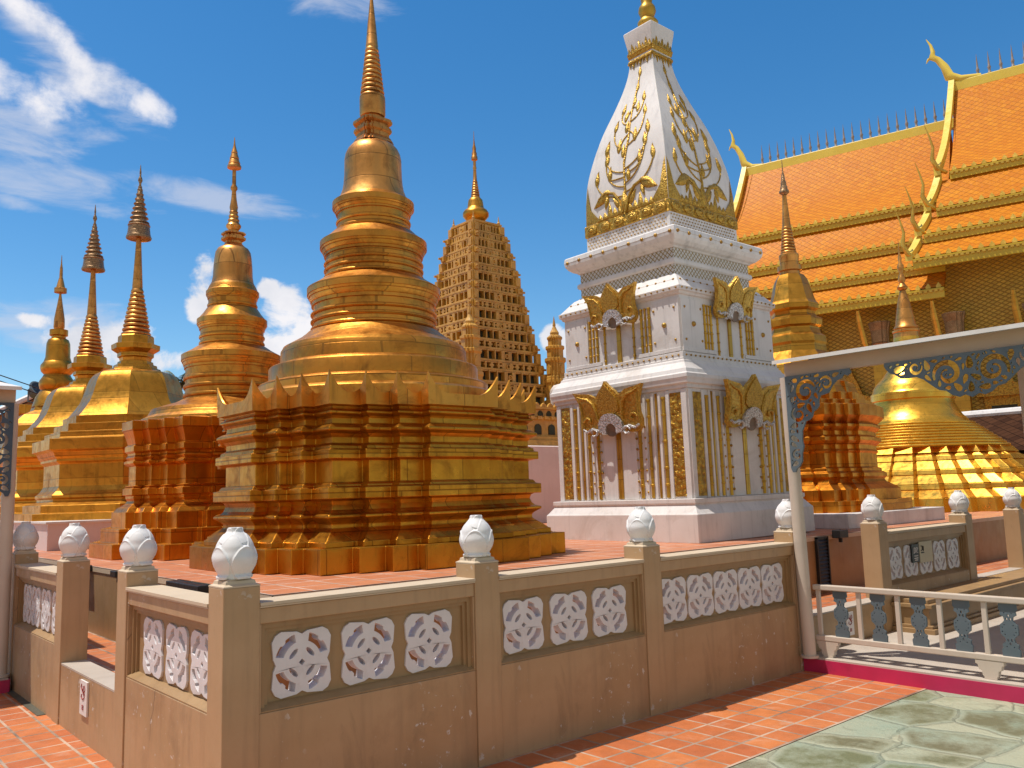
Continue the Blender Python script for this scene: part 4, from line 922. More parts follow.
while zs < 7.30:
    hh = (.27 if row % 2 == 0 else .20) * (1 - (zs - 3.34) * .055)
    b = MB(); zt = min(zs + hh, 7.36); h = H(zs) ; ht = H(zt)
    b.square(z1([(h + .015, zs), (h + .015, zs + .035), (h, zs + .045), (h - .08, zs + .05)])); b.square(z1([(ht - .07, zt - .035), (ht + .005, zt - .03), (ht + .005, zt - .002)]))
    n = 9 if row % 2 == 0 else 11
    for k in range(4):
        P = face_fn(k)
        for i in range(n + 1):
            u = -1 + 2 * i / n; w = .014 if row % 2 == 0 else .021
            if abs(u) > .99: w = .05
            elif i in (0 + n // 2, n // 2 + 1): w = .045
            wa = w * (1.5 if row % 2 and i % 2 else 1)
            x = u * (h - .01)
            fbox(b, P, x - wa, x + wa, h - .125, h - .006 - .012 * (i % 2), zs + .03, zt - .02)
            if row % 2: # small figures and cross pieces
                zc = (zs + zt) / 2 + .01
                fbox(b, P, x - wa * 1.9, x + wa * 1.9, h - .06, h - .02, zc - .018, zc + .022)
        # central medallion
        b.loft([[P(r * math.cos(a), h - .01 + dd, (zs + zt) / 2 + r * math.sin(a)) for a in [2 * PI * q / 10 for q in range(10)]] for r, dd in ((.055, -.05), (.055, .01), (.035, .012), (.03, -.015))])
    for s in (-1, 1):
        for t in (-1, 1):
            b.box(s * (h - .05), s * (h + .02), t * (h - .05), t * (h + .02), zs - 1, zt - 1.002)
    b.build('tier', M['gold_tower'], tw); zs = zt; row += 1
b = MB(); b.square(z1([(.37, 7.35), (.40, 7.37), (.40, 7.41), (.36, 7.42), (.2, 7.44)]))
b.build('top_slab', M['gold_tower'], tw)
b = MB(); b.lathe(z1([(.20, 7.43), (.175, 7.50), (.22, 7.55), (.285, 7.63), (.287, 7.70), (.25, 7.76), (.19, 7.80), (.178, 7.84), (.165, 7.95), (.155, 8.0), (.12, 8.04)]), 40); b.build('bell', M['gold_pale'], tw, smooth=45)
b = MB(); b.lathe(z1([(.12, 8.03)] + ringstack(.105, 8.04, .05, 8.45, 7) + [(.045, 8.45), (.035, 8.7), (.045, 8.74), (.033, 8.78), (.033, 8.90), (.072, 8.93), (.07, 9.0), (.055, 9.02), (.058, 9.08), (.04, 9.12), (.042, 9.2), (.022, 9.28), (.01, 9.4), (.004, 9.6)]), 24); b.build('spire', M['gold_bronze'], tw, smooth=40)
b = MB()
for s in (-1, 1):
    for t in (-1, 1): b.lathe(z1([(.03, 7.40), (.035, 7.45), (.02, 7.48), (.004, 7.6)]), 8, (s * .35, t * .35))
b.build('corner_finial', M['gold_tower'], tw)
# blind arches on the podium
b = MB()
for k in range(4):
    P = face_fn(k)
    for i in range(7):
        u = -1.14 + 2.28 * i / 6
        lp = [(u - .09, 2.95), (u + .09, 2.95), (u + .09, 3.2)] + [(u + .09 * math.cos(R(a)), 3.2 + .13 * math.sin(R(a))) for a in (20, 50, 75, 90, 105, 130, 160)] + [(u - .09, 3.2)]
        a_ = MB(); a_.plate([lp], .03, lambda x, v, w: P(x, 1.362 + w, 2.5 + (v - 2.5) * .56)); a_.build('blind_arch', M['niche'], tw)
    for i in range(11):
        u = -1.2 + 2.4 * i / 10
        b.plate([[(u - .07, 3.64), (u + .07, 3.64), (u + .07, 3.74), (u + .03, 3.82), (u, 3.835), (u - .03, 3.82), (u - .07, 3.74)]], .02, lambda x, v, w: P(x, 1.342 + w, 2.5 + (v - 2.5) * .56))
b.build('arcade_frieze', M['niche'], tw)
b = MB()
for k in range(4):
    P = face_fn(k)
    for i in range(15):
        u = -1.3 + 2.6 * i / 14
        fbox(b, P, u - .05, u + .05, 1.36, 1.45, 3.06, 3.12)
        b.plate([[(u - .08, 3.97), (u + .08, 3.97), (u + .05, 4.06), (u, 4.12), (u - .05, 4.06)]], .05, lambda x, v, w: P(x, 1.36 + w, 2.5 + (v - 2.5) * .56))
b.build('podium_trim', M['gold_tower'], tw)
def turret(x, y):
    b = MB(); P0 = [(.2, .07), (.17, .12), (.12, .17), (.07, .2)]
    b.loft([[(x + px, y + py, z - 1) for px, py in redent(P0, 0, k)] for k, z in ((1.25, 3.3), (1.25, 3.5), (1.1, 3.52), (1.1, 3.85), (1.2, 3.88), (1.2, 3.94), (1.1, 3.95), (1.1, 4.0), (.95, 4.02), (.95, 4.3), (1.1, 4.34), (1.1, 4.4), (.85, 4.42), (.85, 4.58), (.98, 4.61), (.98, 4.66), (.7, 4.68), (.7, 4.80), (.8, 4.83), (.8, 4.86), (.45, 4.92))])
    b.lathe(z1([(.09, 4.9), (.10, 4.96), (.06, 5.03), (.03, 5.1), (.035, 5.13), (.004, 5.32)]), 12, (x, y))
    for k in range(4):
        ca, sa = ((1, 0), (0, 1), (-1, 0), (0, -1))[k]
        b.plate([[(-.05, 4.06), (.05, 4.06), (.05, 4.2), (0, 4.27), (-.05, 4.2)]], .02, lambda u, v, w: (x + u * ca + (.20 + w) * sa, y + u * sa - (.20 + w) * ca, v - 1))
    return b
for x, y in ((-1.15, -1.15), (1.15, -1.15), (1.15, 1.15), (-1.15, 1.15)): turret(x, y).build('corner_turret', M['gold_tower'], tw)
# white elephant statue on the podium edge
el = thing('elephant_statue', (10.42, 8.66, 4.97), 'small white elephant statue standing on the edge of the gold tower podium', 'statue')
b = MB()
b.loft([[(x, ry * math.cos(a), zc + rz_ * math.sin(a)) for a in [2 * PI * i / 12 for i in range(12)]] for x, ry, rz_, zc in ((-.20, .02, .03, .26), (-.185, .07, .09, .27), (-.1, .105, .12, .28), (.02, .11, .125, .28), (.12, .095, .11, .29), (.17, .075, .085, .33), (.23, .075, .085, .36), (.28, .05, .06, .35), (.30, .03, .035, .33))])
for x in (-.13, .11):
    for y in (-.06, .06): b.tube([(x, y, .26), (x, y, .12), (x, y, 0)], [.05, .04, .042], 8)
b.tube([(.28, 0, .34), (.33, 0, .26), (.34, 0, .15), (.33, 0, .06), (.36, 0, .03)], [.04, .032, .026, .02, .016], 8)
for y in (-1, 1):
    b.loft([[(.2 + .05 * math.cos(a), y * (.08 + dd), .35 + .075 * math.sin(a)) for a in [2 * PI * i / 10 for i in range(10)]] for dd in (0, .02)])
    b.tube([(.29, y * .035, .30), (.35, y * .045, .27), (.39, y * .045, .29)], [.012, .009, .004], 6)
b.tube([(-.2, 0, .28), (-.23, 0, .2), (-.22, 0, .12)], [.014, .01, .008], 6)
b.build('body', M['white'], el, smooth=60); el.rotation_euler.z = R(-90)
el.location = (10.62, 8.50, 3.32); el.scale = (1.25, 1.25, 1.25)

# ------------------------------------------------------------------ temple hall
tm = thing('temple_hall', (26.268, 6.793, 0), 'large temple hall with tiered orange tiled roofs, yellow ridges and horned gable tips', 'temple')
tm.rotation_euler.z = math.atan2(.965, -.26)
def tier_curve(n0, z0, n1, z1_, sag, m=10):
    return [(n0 + (n1 - n0) * i / m, z0 + (z1_ - z0) * i / m - sag * math.sin(PI * i / m)) for i in range(m + 1)]
def roof_tier(t0, t1, n0, z0, n1, z1_, sag, fas=.33, name='roof_tier', tl0=None):
    cv = tier_curve(n0, z0, n1, z1_, sag); ln = 0; us = [0]
    for a, c in zip(cv, cv[1:]): ln += math.hypot(c[0] - a[0], c[1] - a[1]); us.append(ln)
    b = MB()
    b.sheet([[(t0, n, z), (t1, n, z)] for n, z in cv], [[(t0, u), (t1, u)] for u in us])
    b.sheet([[(t0, n, z - .12), (t1, n, z - .12)] for n, z in cv], [[(t0, u), (t1, u)] for u in us])
    o = b.build(name, M['roof_orange'], tm, recalc=False, smooth=30)
    b = MB(); b.box(t0, t1, n1 - .10, n1 + .02, z1_ - fas, z1_ - .03); b.box(t0, t1, n1 - .06, n1 + .06, z1_ - .10, z1_ - .05)
    b.build('fascia', M['roof_fascia'], o)
    b = MB(); n = int(abs(t1 - t0) / .30)
    for i in range(n):
        t = t0 + (t1 - t0) * (i + .5) / n
        b.plate([[(-.07, 0), (.07, 0), (.08, .06), (.04, .12), (0, .18), (-.04, .12), (-.08, .06)]], .06, lambda u, v, w: (t + u, n1 - .02 + w - v * .2, z1_ + v - .02))
    for i in range(n * 2):
        t = t0 + (t1 - t0) * (i + .5) / (n * 2); b.box(t - .045, t + .045, n1 + .02, n1 + .08, z1_ - .16, z1_ - .08)
    b.build('antefix_row', M['antefix'], o)
    return o
LO, RI = (.12, 8.0), (-14., .02)
# lower, left-hand part of the roof
roof_tier(.0, 8.3, -7.0, 15.68, -2.75, 11.44, .55)
roof_tier(.0, 7.9, -2.85, 11.14, -1.65, 9.82, .08)
roof_tier(.0, 7.6, -1.75, 9.53, -.75, 8.72, .05)
roof_tier(.0, 7.3, -.85, 8.42, .05, 7.74, .05, .36)
roof_tier(.0, 8.3, -7.0, 15.68, -11.25, 11.44, .55)
# higher, right-hand part
roof_tier(-14, -.25, -7.0, 17.15, -2.35, 12.27, .6)
roof_tier(-14, .15, -2.45, 11.98, -1.25, 10.72, .08)
roof_tier(-14, .50, -1.35, 10.43, -.45, 9.68, .05)
roof_tier(-14, .80, -.55, 9.40, .35, 8.72, .05, .36)
roof_tier(-14, -.25, -7.0, 17.15, -11.65, 12.27, .6)
for t0, t1, z in ((-.3, 8.35, 15.68), (-14, -.2, 17.15)):
    b = MB(); b.box(t0, t1, -7.14, -6.86, z - .22, z + .20); b.build('ridge', M['ridge_yellow'], tm, bevel=.03)
# gable end boards
def gable_board(t, cv, w, lean, name='gable_board'):
    b = MB(); m = len(cv) - 1
    ring = []
    for i, (n, z) in enumerate(cv):
        f = i / m; tt = t + lean * f
        ring.append([(tt - .05, n, z - w * .4), (tt + .16, n, z - w * .4), (tt + .16, n, z + w * .6), (tt - .05, n, z + w * .6)])
    b.loft(ring); return b.build(name, M['ridge_yellow'], tm)
cvL = tier_curve(-6.95, 15.85, -2.6, 11.45, .5); cvR = tier_curve(-6.95, 17.38, -2.3, 12.3, .55)
gable_board(8.3, cvL, .34, -.15); gable_board(-.28, cvR, .34, .35)
gable_board(.06, tier_curve(-2.45, 12.1, -1.2, 10.75, .1), .28, .3); gable_board(.36, tier_curve(-1.35, 10.55, -.4, 9.72, .05), .26, .25); gable_board(.62, tier_curve(-.55, 9.5, .4, 8.75, .05), .26, .22)
for tt, cv in ((8.3, cvL), (-.28, cvR)):   # the far slope of each gable
    gable_board(tt, [(-14 - n, z) for n, z in cv], .42, -.2 if tt > 4 else .3)
# gable walls
b = MB(); b.add([(8.0, n, z - .2) for n, z in cvL] + [(8.0, -14 - n, z - .2) for n, z in reversed(cvL)], [tuple(range(2 * len(cvL)))]); b.add([(-.32, n, z - .2) for n, z in cvR] + [(-.32, -14 - n, z - .2) for n, z in reversed(cvR)], [tuple(range(2 * len(cvR)))])
b.build('gable_wall', M['roof_fascia'], tm, recalc=False)
# horned tips
def chofa(t, z, s=1.):
    b = MB(); pts = [(t - 1.0 * s, z - .02), (t - .3 * s, z + .04), (t + .10 * s, z + .28), (t + .24 * s, z + .75), (t + .46 * s, z + 1.12), (t + .66 * s, z + 1.28), (t + .60 * s, z + 1.5), (t + .66 * s, z + 1.8), (t + .80 * s, z + 2.1)]
    b.tube([(x, -7, zz) for x, zz in pts], [.10 * s, .17 * s, .2 * s, .15 * s, .12 * s, .14 * s, .085 * s, .05 * s, .015 * s], 10)
    b.tube([(t + .62 * s, -7, z + 1.28), (t + .80 * s, -7, z + 1.22), (t + .88 * s, -7, z + 1.08)], [.09 * s, .05 * s, .012 * s], 8)
    b.build('roof_horn', M['ridge_yellow'], tm, smooth=60)
chofa(8.3, 15.85, .85); chofa(-.25, 17.38)
def hang(t, n, z, s=1.):
    b = MB(); b.tube([(t - .1, n - .2, z), (t + .15 * s, n, z + .15 * s), (t + .28 * s, n, z + .5 * s), (t + .22 * s, n, z + .9 * s), (t + .30 * s, n, z + 1.3 * s), (t + .42 * s, n, z + 1.75 * s)], [.06 * s, .085 * s, .075 * s, .045 * s, .03 * s, .008 * s], 8)
    b.build('gable_tip', M['antefix'], tm, smooth=60)
hang(-.05, -2.3, 12.25, 1.05); hang(.25, -1.2, 10.7, .98); hang(.52, -.4, 9.7, .98); hang(.76, .4, 8.72, .98); hang(8.1, -2.6, 11.4, .9); hang(7.8, -1.6, 9.8, .9)
b0 = None
def spike(t, z):
    global b0
    if b0 is None:
        b = MB(); b.lathe([(.05, 0), (.075, .06), (.045, .12), (.05, .22), (.07, .28), (.04, .36), (.035, .5), (.004, .95)], 8); b0 = b.build('ridge_spike', M['ridge_spike'], tm, smooth=45); o = b0
    else:
        o = b0.copy(); COL.objects.link(o); o.parent = tm
    o.location = (t, -7, z)
for i in range(22): spike(7.55 - 7.4 * i / 21, 15.86)
for i in range(18): spike(-1.15 - .40 * i, 17.34)
# walls, columns, windows
b = MB(); b.sheet([[(9.0, -1.5, 9.0), (-14, -1.5, 9.0)], [(9.0, -1.5, 0), (-14, -1.5, 0)]], [[(9, 9), (-14, 9)], [(9, 0), (-14, 0)]])
b.sheet([[(7.3, -1.5, 9.0), (7.3, -12.5, 9.0)], [(7.3, -1.5, 0), (7.3, -12.5, 0)]], [[(0, 9), (11, 9)], [(0, 0), (11, 0)]]); b.build('wall', M['temple_wall'], tm, recalc=False)
for i in range(8):
    t = 6.75 - 2.28 * i
    b = MB(); b.square([(.26, 0), (.26, 5.9), (.30, 5.92), (.30, 6.05), (.26, 6.07)], (t, -.95))
    o = b.build('column', M['gold_plain'], tm)
    b = MB(); P0 = [(.3, .1), (.24, .2), (.2, .24), (.1, .3)]
    b.loft([[(t + x, -.95 + y, z) for x, y in redent(P0, 0, k)] for k, z in ((.85, 6.05), (.9, 6.2), (1.0, 6.25), (.9, 6.3), (.95, 6.7), (1.15, 6.95), (1.15, 7.0))]); b.build('capital', M['mirror'], o)
    b = MB(); b.tube([(t + .35, -.75, 5.9), (t + .45, -.55, 6.3), (t + .5, -.3, 6.9), (t + .5, -.1, 7.35)], [.06, .11, .10, .05], 8); b.build('bracket', M['antefix'], o)
for i in range(7):
    t = 5.6 - 2.28 * i
    b = MB(); b.box(t - .55, t + .55, -1.48, -1.38, 1.6, 4.2)
    o = b.build('window', M['gold_trim'], tm)
    b = MB(); b.box(t - .36, t + .36, -1.385, -1.36, 1.75, 3.9); b.build('shutter', M['niche'], o)
    b = MB(); b.plate([[(t - .75, 4.2), (t + .75, 4.2), (t + .6, 4.5), (t + .35, 4.6), (t + .22, 5.0), (t + .08, 5.3), (t, 5.7), (t - .08, 5.3), (t - .22, 5.0), (t - .35, 4.6), (t - .6, 4.5)]], .2, lambda u, v, w: (u, -1.3 + w, v)); b.build('window_crown', M['gold_trim'], o)

# ------------------------------------------------------------------ covered walkways
def spiral(cx, cy, r0, r1, a0, turns, w, n=26, flip=1):
    o, i_ = [], []
    for k in range(n + 1):
        f = k / n; a = a0 + flip * 2 * PI * turns * f; r = r0 + (r1 - r0) * f; ww = w * (.35 + .65 * math.sin(PI * min(1, f * 1.15 + .08)))
        o.append((cx + (r + ww / 2) * math.cos(a), cy + (r + ww / 2) * math.sin(a))); i_.append((cx + (r - ww / 2) * math.cos(a), cy + (r - ww / 2) * math.sin(a)))
    return o + list(reversed(i_))
def tear(cx, cy, l, w, ang, n=10):
    pts = []
    for k in range(n):
        t = 2 * PI * k / n; x = l * math.cos(t) * .5; y = w * math.sin(t) * .5 * (1 - .45 * math.cos(t)); pts.append((cx + x * math.cos(ang) - y * math.sin(ang), cy + x * math.sin(ang) + y * math.cos(ang)))
    return pts
def inside(p, poly):
    c = False; j = len(poly) - 1
    for i in range(len(poly)):
        (xi, yi), (xj, yj) = poly[i], poly[j]
        if (yi > p[1]) != (yj > p[1]) and p[0] < (xj - xi) * (p[1] - yi) / (yj - yi) + xi: c = not c
        j = i
    return c
def fill_holes(outer, fixed, seed, tries=700, lo=.035, hi=.085, margin=.018):
    """drop small leaf-shaped cut-outs wherever they clear the border and one another"""
    rn = random.Random(seed); holes = list(fixed); pts = [p for h in holes for p in h]
    bd = []
    for (a, c) in zip(outer, outer[1:] + outer[:1]):
        m = max(1, int(math.hypot(c[0] - a[0], c[1] - a[1]) / .012)); bd += [(a[0] + (c[0] - a[0]) * k / m, a[1] + (c[1] - a[1]) * k / m) for k in range(m)]
    xs = [p[0] for p in outer]; ys = [p[1] for p in outer]
    for q in range(tries):
        l = hi - (hi - lo) * (q / tries) ** .6
        c = (rn.uniform(min(xs), max(xs)), rn.uniform(min(ys), max(ys)))
        h = tear(c[0], c[1], l, l * rn.uniform(.38, .6), rn.uniform(0, PI * 2))
        if not all(inside(p, outer) for p in h): continue
        if any((p[0] - k[0]) ** 2 + (p[1] - k[1]) ** 2 < margin ** 2 for p in h for k in bd): continue
        if any(inside(p, o) for o in holes for p in h) or any((p[0] - k[0]) ** 2 + (p[1] - k[1]) ** 2 < (margin * .7) ** 2 for p in h for k in pts): continue
        holes.append(h); pts += h
    return [outer] + holes
BR = [(.02, 2.545), (.62, 2.545), (.635, 2.51), (.60, 2.485), (.57, 2.50), (.545, 2.47), (.50, 2.455), (.46, 2.42), (.42, 2.36), (.38, 2.35), (.345, 2.345), (.325, 2.31), (.325, 2.26), (.30, 2.23), (.27, 2.215), (.255, 2.17), (.225, 2.145), (.19, 2.135), (.17, 2.09), (.150, 2.05), (.145, 1.97), (.155, 1.92), (.135, 1.86), (.13, 1.79), (.10, 1.745), (.075, 1.73), (.06, 1.70), (.035, 1.70), (.02, 1.74)]
brh = fill_holes(BR, [spiral(.205, 2.395, .098, .026, .3, 1.3, .046), spiral(.125, 2.20, .066, .018, 2.0, 1.2, .034), spiral(.40, 2.445, .060, .018, 2.6, 1.15, .030, flip=-1), spiral(.088, 1.85, .046, .012, 1.0, 1.2, .026)], 5, 2600, .022, .10, .0095)
LB = []
for u, v in ((-.98, 2.545), (.98, 2.545), (1.03, 2.51), (.98, 2.49)): pass
half = [(0.0, 2.205), (.05, 2.23), (.09, 2.215), (.14, 2.235), (.18, 2.27), (.23, 2.28), (.28, 2.32), (.34, 2.375), (.40, 2.405), (.46, 2.40), (.52, 2.405), (.56, 2.44), (.60, 2.455), (.63, 2.49), (.645, 2.52), (.64, 2.545)]
LB = half + [(-x, y) for x, y in reversed(half[1:])]
lbh = fill_holes(LB, [spiral(.165, 2.40, .105, .026, -.4, 1.35, .048), spiral(-.165, 2.40, .105, .026, PI + .4, 1.35, .048, flip=-1), spiral(.40, 2.475, .052, .014, 2.8, 1.2, .028), spiral(-.40, 2.475, .052, .014, .3, 1.2, .028, flip=-1), tear(0, 2.285, .085, .05, PI / 2), tear(0, 2.47, .10, .06, PI / 2)], 11, 3000, .022, .10, .0095)
def walkway(name, label, org, along, across, fmat, roofto, blen, lean_=0.):
    ax, ay = along; bx_, by_ = across
    def Q(s, w, z): return (org[0] + ax * s + bx_ * w, org[1] + ay * s + by_ * w, z)
    t = thing(name, (org[0], org[1], 0), label, 'walkway', 'open covered walkways either side of the fence')
    def B(b): b.v = [(x - org[0], y - org[1], z) for x, y, z in b.v]; return b
    def bx(b, s0, s1, w0, w1, z0, z1_):
        p, q = Q(s0, w0, z0), Q(s1, w1, z1_); b.box(p[0], q[0], p[1], q[1], p[2], q[2])
    for s, w in ((.115, .03), (.115 + blen, .03), (.115 + 2 * blen, .03), (1.17, 2.6), (1.17 + blen, 2.6)):
        b = MB(); h = 2.545 if w < 1 else 2.95; z0 = .12
        lean = lean_ if (w < 1 and s < .5) else 0
        p0, p1 = Vector(Q(s, w, z0)), Vector(Q(s + lean, w, h))
        b.tube([p0, p0.lerp(p1, .5), p1], .054, 20); b.tube([p0, p0 + Vector((0, 0, .02))], .075, 20)
        B(b).build('pole', M['pole'], t, smooth=50)
    b = MB(); bx(b, .10, 9, -.03, .035, 2.55, 2.668)
    B(b).build('fascia', M['fascia'], t)
    b = MB()
    sl = .162; n = 2
    th = .032
    ov = .20; pts = [(.085, -ov, 2.672 - sl * (ov - .05)), (9, -ov, 2.672 - sl * (ov - .05)), (9, roofto, 2.68 + sl * roofto), (.085, roofto, 2.68 + sl * roofto)]
    b.loft([[Q(*p) for p in pts], [Q(p[0], p[1], p[2] + th) for p in pts]])
    B(b).build('roof', M['roofing'], t)
    b = MB()
    for s in (.3, 1.2 + blen, 2 * blen): # rafters
        b.loft([[Q(s, .04, 2.60), Q(s + .05, .04, 2.60), Q(s + .05, .04, 2.69), Q(s, .04, 2.69)], [Q(s, roofto, 2.60 + sl * roofto), Q(s + .05, roofto, 2.60 + sl * roofto), Q(s + .05, roofto, 2.69 + sl * roofto), Q(s, roofto, 2.69 + sl * roofto)]])
    bx(b, .4, 9, 2.57, 2.63, 2.93, 3.02)
    B(b).build('rafter', M['fascia'], t)
    b = MB(); b.plate(brh, .02, lambda u, v, w: Q(u + .095, -.048 + w, v)); B(b).build('fretwork_bracket', fmat, t)
    b = MB(); b.plate(lbh, .02, lambda u, v, w: Q(1.655 + u, -.048 + w, v)); B(b).build('fretwork_valance', fmat, t)
    b = MB(); b.plate([[(.115 + blen + .05 - x, y) for x, y in reversed(lp)] for lp in brh], .02, lambda u, v, w: Q(u, -.048 + w, v)); B(b).build('fretwork_bracket', fmat, t)
    return t
walkway('covered_walkway', 'covered walkway at right on leaning cream poles with blue grey fretwork under its white roof', (5.10, .04), (0, -1), (1, 0), M['bluegrey'], 7., 2.75, -.04)
walkway('covered_walkway', 'covered walkway at the left edge with dark blue fretwork and a cream pole', (.035, 4.70), (-1, 0), (0, 1), M['bluedark'], 5., 2.75)

# balustrade on the step
bl = thing('balustrade', (5.23, -.10, .122), 'low cream balustrade with blue grey cut out balusters on the magenta edged step', 'balustrade')
b = MB(); b.box(-.03, .03, -5.4, 0, .56, .605); b.build('top_rail', M['pole'], bl, bevel=.008)
b = MB(); b.box(-.028, .028, -5.4, 0, .135, .180); b.build('bottom_rail', M['pole'], bl, bevel=.006)
HB = [(.058, 0), (.062, .045), (.05, .06), (.055, .085), (.032, .10), (.028, .125), (.04, .14), (.058, .155), (.062, .19), (.058, .225), (.04, .24), (.028, .255), (.032, .28), (.055, .295), (.05, .32), (.062, .335), (.058, .378)]
bal_out = HB + [(-x, z) for x, z in reversed(HB)]
bal_holes = [[(x + .007 * math.cos(a), z + .011 * math.sin(a)) for a in [2 * PI * i / 8 for i in range(8)]] for x, z in ((.012, .115), (-.012, .115), (.012, .265), (-.012, .265), (0, .09), (0, .29))] + \
            [[(x + .0045 * math.cos(a), z + .0045 * math.sin(a)) for a in [2 * PI * i / 8 for i in range(8)]] for x, z in ((.045, .175), (-.045, .175), (.045, .205), (-.045, .205), (.03, .156), (-.03, .156), (.03, .224), (-.03, .224), (.025, .068), (-.025, .068), (.025, .31), (-.025, .31))]
bal0 = None; pst0 = None
for i in range(16):
    y = -.235 - .327 * i
    if y < -5.3: break
    if bal0 is None:
        b = MB(); b.plate([bal_out] + bal_holes, .02, lambda u, v, w: (w, u, v)); bal0 = b.build('baluster', M['bluegrey'], bl); o = bal0
        b = MB(); b.box(-.014, .014, -.018, .018, .180, .56); pst0 = b.build('slat_post', M['pole'], bl, bevel=.003); p = pst0
    else:
        o = bal0.copy(); COL.objects.link(o); o.parent = bl; p = pst0.copy(); COL.objects.link(p); p.parent = bl
    o.location = (0, y - .0, .181); p.location = (0, y - .165, 0)
b = MB(); b.box(-.014, .014, -.055, -.02, .180, .56); b.build('slat_post', M['pole'], bl, bevel=.003)
for y in (-.10, -1.39, -2.7, -4.0):
    b = MB(); hs = [(.10, .134), (.10, .105), (.085, .10), (.08, .07), (.06, .06), (.055, .025), (.045, .015), (.045, 0.001)]
    b.plate([hs + [(-x, z) for x, z in reversed(hs)]], .05, lambda u, v, w: (w, y + u, v)); b.build('foot', M['pole'], bl, bevel=.004)

# ------------------------------------------------------------------ lamps, vent and other small things
def flood(loc, ln, along, label, tilt=0.):
    t = thing('floodlight', loc, label, 'floodlight', 'black floodlights along the terrace edge')
    b = MB()
    if along == 'y':
        b.box(-.05, .05, -ln / 2, ln / 2, 0, .055); b.build('housing', M['black'], t, bevel=.006)
        b = MB(); b.box(.03, .052, -ln / 2 + .02, ln / 2 - .02, .052, .060); b.build('lens', M['glass'], t)
    else:
        b.box(-ln / 2, ln / 2, -.05, .05, 0, .09); b.build('housing', M['black'], t, bevel=.006)
        b = MB(); b.box(-ln / 2 + .02, ln / 2 - .02, .03, .052, .07, .095); b.build('lens', M['glass'], t)
    b = MB(); b.box(-.01, .01, -.02, .02, -.05, .005); b.build('bracket', M['black'], t)
flood((.69, 2.36, .95), .66, 'y', 'long black floodlight bar on the terrace edge just left of the corner post')
flood((.69, 5.35, .95), .55, 'y', 'black floodlight bar on the terrace edge by the pinkish plinth')
flood((.68, 4.02, .96), .16, 'y', 'small black floodlight hung at the terrace edge in the left gate opening')
flood((7.75, .98, .96), .20, 'x', 'small black floodlight on the terrace edge by the first gate')
vp = thing('louvred_vent', (7.41, 1.03, .42), 'black louvred vent panel on the terrace wall beside the cream pole', 'vent')
b = MB(); b.box(-.125, -.105, -.02, .015, 0, .57); b.box(.105, .125, -.02, .015, 0, .57); b.box(-.125, .125, -.02, .015, .55, .57); b.box(-.125, .125, -.02, .015, 0, .02); b.box(-.11, .11, .0, .012, .02, .55); b.build('frame', M['black'], vp)
b = MB()
for i in range(13): b.loft([[(-.105, -.016, .035 + .04 * i), (.105, -.016, .035 + .04 * i), (.105, -.012, .03 + .04 * i), (-.105, -.012, .03 + .04 * i)], [(-.105, -.002, .058 + .04 * i), (.105, -.002, .058 + .04 * i), (.105, .0, .053 + .04 * i), (-.105, .0, .053 + .04 * i)]])
b.build('louvre_slats', M['black'], vp)
# round spotlight far left, standing on a gold ledge
sl_ = thing('spotlight', (3.92, 23.3, 4.52), 'round grey spotlight tilted skyward beside the smallest far stupa', 'spotlight')
b = MB(); b.loft([[(r * math.cos(a), d, r * math.sin(a)) for a in [2 * PI * i / 20 for i in range(20)]] for r, d in ((.08, .18), (.12, .14), (.16, .02), (.19, 0), (.19, -.03), (.16, -.03))])
o = b.build('lamp_head', M['bluegrey'], sl_, smooth=40); o.rotation_euler = (R(-35), 0, R(30)); o.location = (0, 0, .30)
b = MB(); b.lathe([(.155, -.034), (.1, -.03), (0.001, -.028)], 20); b2 = MB(); b2.loft([[(r * math.cos(a), -.034, r * math.sin(a)) for a in [2 * PI * i / 20 for i in range(20)]] for r in (.158, .01)]); o2 = b2.build('lens', M['glass'], o, recalc=False)
b = MB(); b.tube([(-.17, 0, .3), (-.17, 0, .06), (0, 0, .03), (.17, 0, .06), (.17, 0, .3)], .014, 6); b.tube([(0, 0, -.02), (0, 0, .05)], .03, 8); b.build('bracket', M['bluegrey'], sl_)
sl_.scale = (1.5, 1.5, 1.5)
wl = thing('gate_pillar', (4.0, 23.4, .47), 'gold topped pillar carrying the round spotlight at far left', 'pillar')
b = MB(); b.box(-.6, .5, -.3, .3, 1.0, 3.75); b.build('shaft', M['gold_pale'], wl); b = MB(); b.box(-.75, .6, -.4, .4, 3.75, 4.03); b.build('cap', M['gold_pale'], wl, bevel=.02)
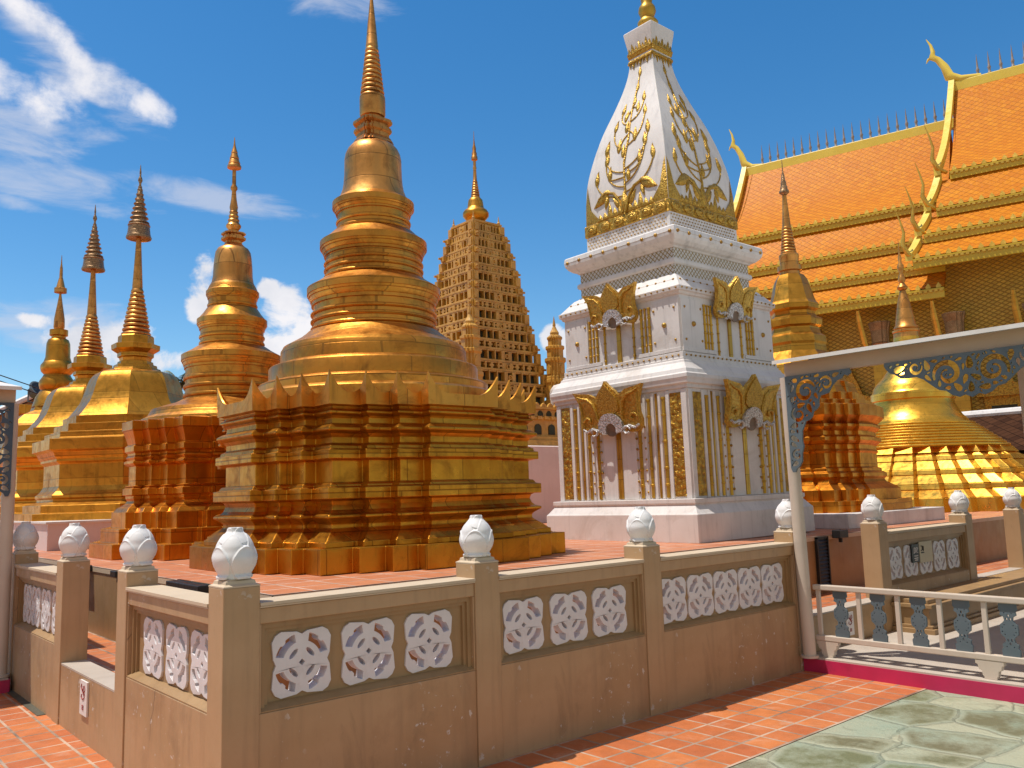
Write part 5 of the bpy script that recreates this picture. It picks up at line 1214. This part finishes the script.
def house(name, c, sx, sy, zw, zr, mat, label, wallm):
    t = thing(name, (c[0], c[1], 0), label, 'house')
    b = MB(); b.box(-sx, sx, -sy, sy, 0, zw + .05); b.build('wall', wallm, t)
    b = MB(); ov = .4; sl = math.hypot(sx + ov, zr - zw)
    for s in (-1, 1):
        b.sheet([[(0, -sy - ov, zr), (0, sy + ov, zr)], [(s * (sx + ov), -sy - ov, zw), (s * (sx + ov), sy + ov, zw)]], [[(0, 0), (2 * sy + 2 * ov, 0)], [(0, sl), (2 * sy + 2 * ov, sl)]])
        b.sheet([[(0, -sy - ov, zr - .12), (0, sy + ov, zr - .12)], [(s * (sx + ov), -sy - ov, zw - .12), (s * (sx + ov), sy + ov, zw - .12)]], [[(0, 0), (2 * sy + 2 * ov, 0)], [(0, sl), (2 * sy + 2 * ov, sl)]])
    r = b.build('roof', mat, t, recalc=False)
    b = MB(); b.tube([(0, -sy - ov - .03, zr + .02), (0, sy + ov + .03, zr + .02)], .12, 8)
    for s in (-1, 1):
        for e in (-1, 1): b.tube([(0, e * (sy + ov), zr + .02), (s * (sx + ov), e * (sy + ov), zw + .02)], .09, 6)
    b.build('ridge_cap', M['white_old'], r)
    b = MB()
    for e in (-1, 1): b.add([(-sx, e * sy, zw), (sx, e * sy, zw), (0, e * sy, zr - .1)], [(0, 1, 2)])
    b.build('gable', wallm, t, recalc=False)
    b = MB(); b.box(-sx - .03, -sx + .02, -.5, .5, .9, 2.0); b.build('window', M['niche'], t)
    return t
house('tiled_house', (23.3, 3.3), 1.7, 2.1, 2.25, 3.32, M['brown_tiles'], 'low house with dark brown tiled roof and pale ridge behind the bright stepped stupa', M['gold_plain'])
house('tiled_house', (4.7, 28.9), 2.6, 2.4, 3.6, 5.3, M['red_tiles'], 'house with dark red tiled roof at far left beyond the walkway', M['tan_panel'])
house('pale_house', (14.5, 34.0), 2.6, 2.4, 3.2, 5.0, M['white_old'], 'pale house glimpsed between the stupas behind the dark palm', M['white'])
for dz, wd in ((0., 'upper'), (-.15, 'lower')):
    b = MB(); b.tube([(-.30 + 5.4 * k / 6, 21.1 - 1.05 * k / 6, 6.10 + dz - 2.03 * k / 6 - .10 * math.sin(PI * k / 6)) for k in range(7)], .014, 5)
    tag(b.build('overhead_cable', M['black']), 'thin dark %s overhead cable crossing the sky at far left' % wd, 'cable')
# dark palm between two stupas
pm = thing('palm_tree', (6.95, 20.4, .99), 'dark slender palm peeping out between the octagonal stupa and the orange gold stupa', 'palm tree')
b = MB(); b.tube([(0, 0, 0), (.05, .02, 1.5), (.0, .05, 2.9), (.02, .02, 3.9)], [.11, .09, .08, .06], 8); b.build('trunk', M['bark'], pm, smooth=50)
b = MB(); rn = random.Random(4)
for i in range(17):
    a = 2 * PI * i / 17 + rn.uniform(-.2, .2); e = rn.uniform(.1, 1.35); ln = rn.uniform(.7, 1.15)
    pts = []
    for k in range(7):
        f = k / 6; r = ln * f * math.cos(e) * (1 + .1 * f); z = 3.9 + ln * f * math.sin(e) - .55 * f * f * ln * (1.2 - .5 * math.sin(e)); pts.append(Vector((r * math.cos(a), r * math.sin(a), z)))
    b.tube(pts, [.018, .016, .014, .012, .01, .008, .004], 5)
    side = Vector((-math.sin(a), math.cos(a), 0))
    for k in range(1, 13):
        f = k / 12; j = min(5, int(f * 6)); p = pts[j].lerp(pts[j + 1], f * 6 - j) if j < 6 else pts[6]
        dv = (pts[j + 1] - pts[j]).normalized()
        for s in (-1, 1):
            q = p + side * (s * .26 * (1 - .55 * f)) + dv * .16 + Vector((0, 0, -.10)); w = dv * .026
            b.add([p - w, p + w, q], [(0, 1, 2)])
b.build('crown', M['leaf'], pm, recalc=False)
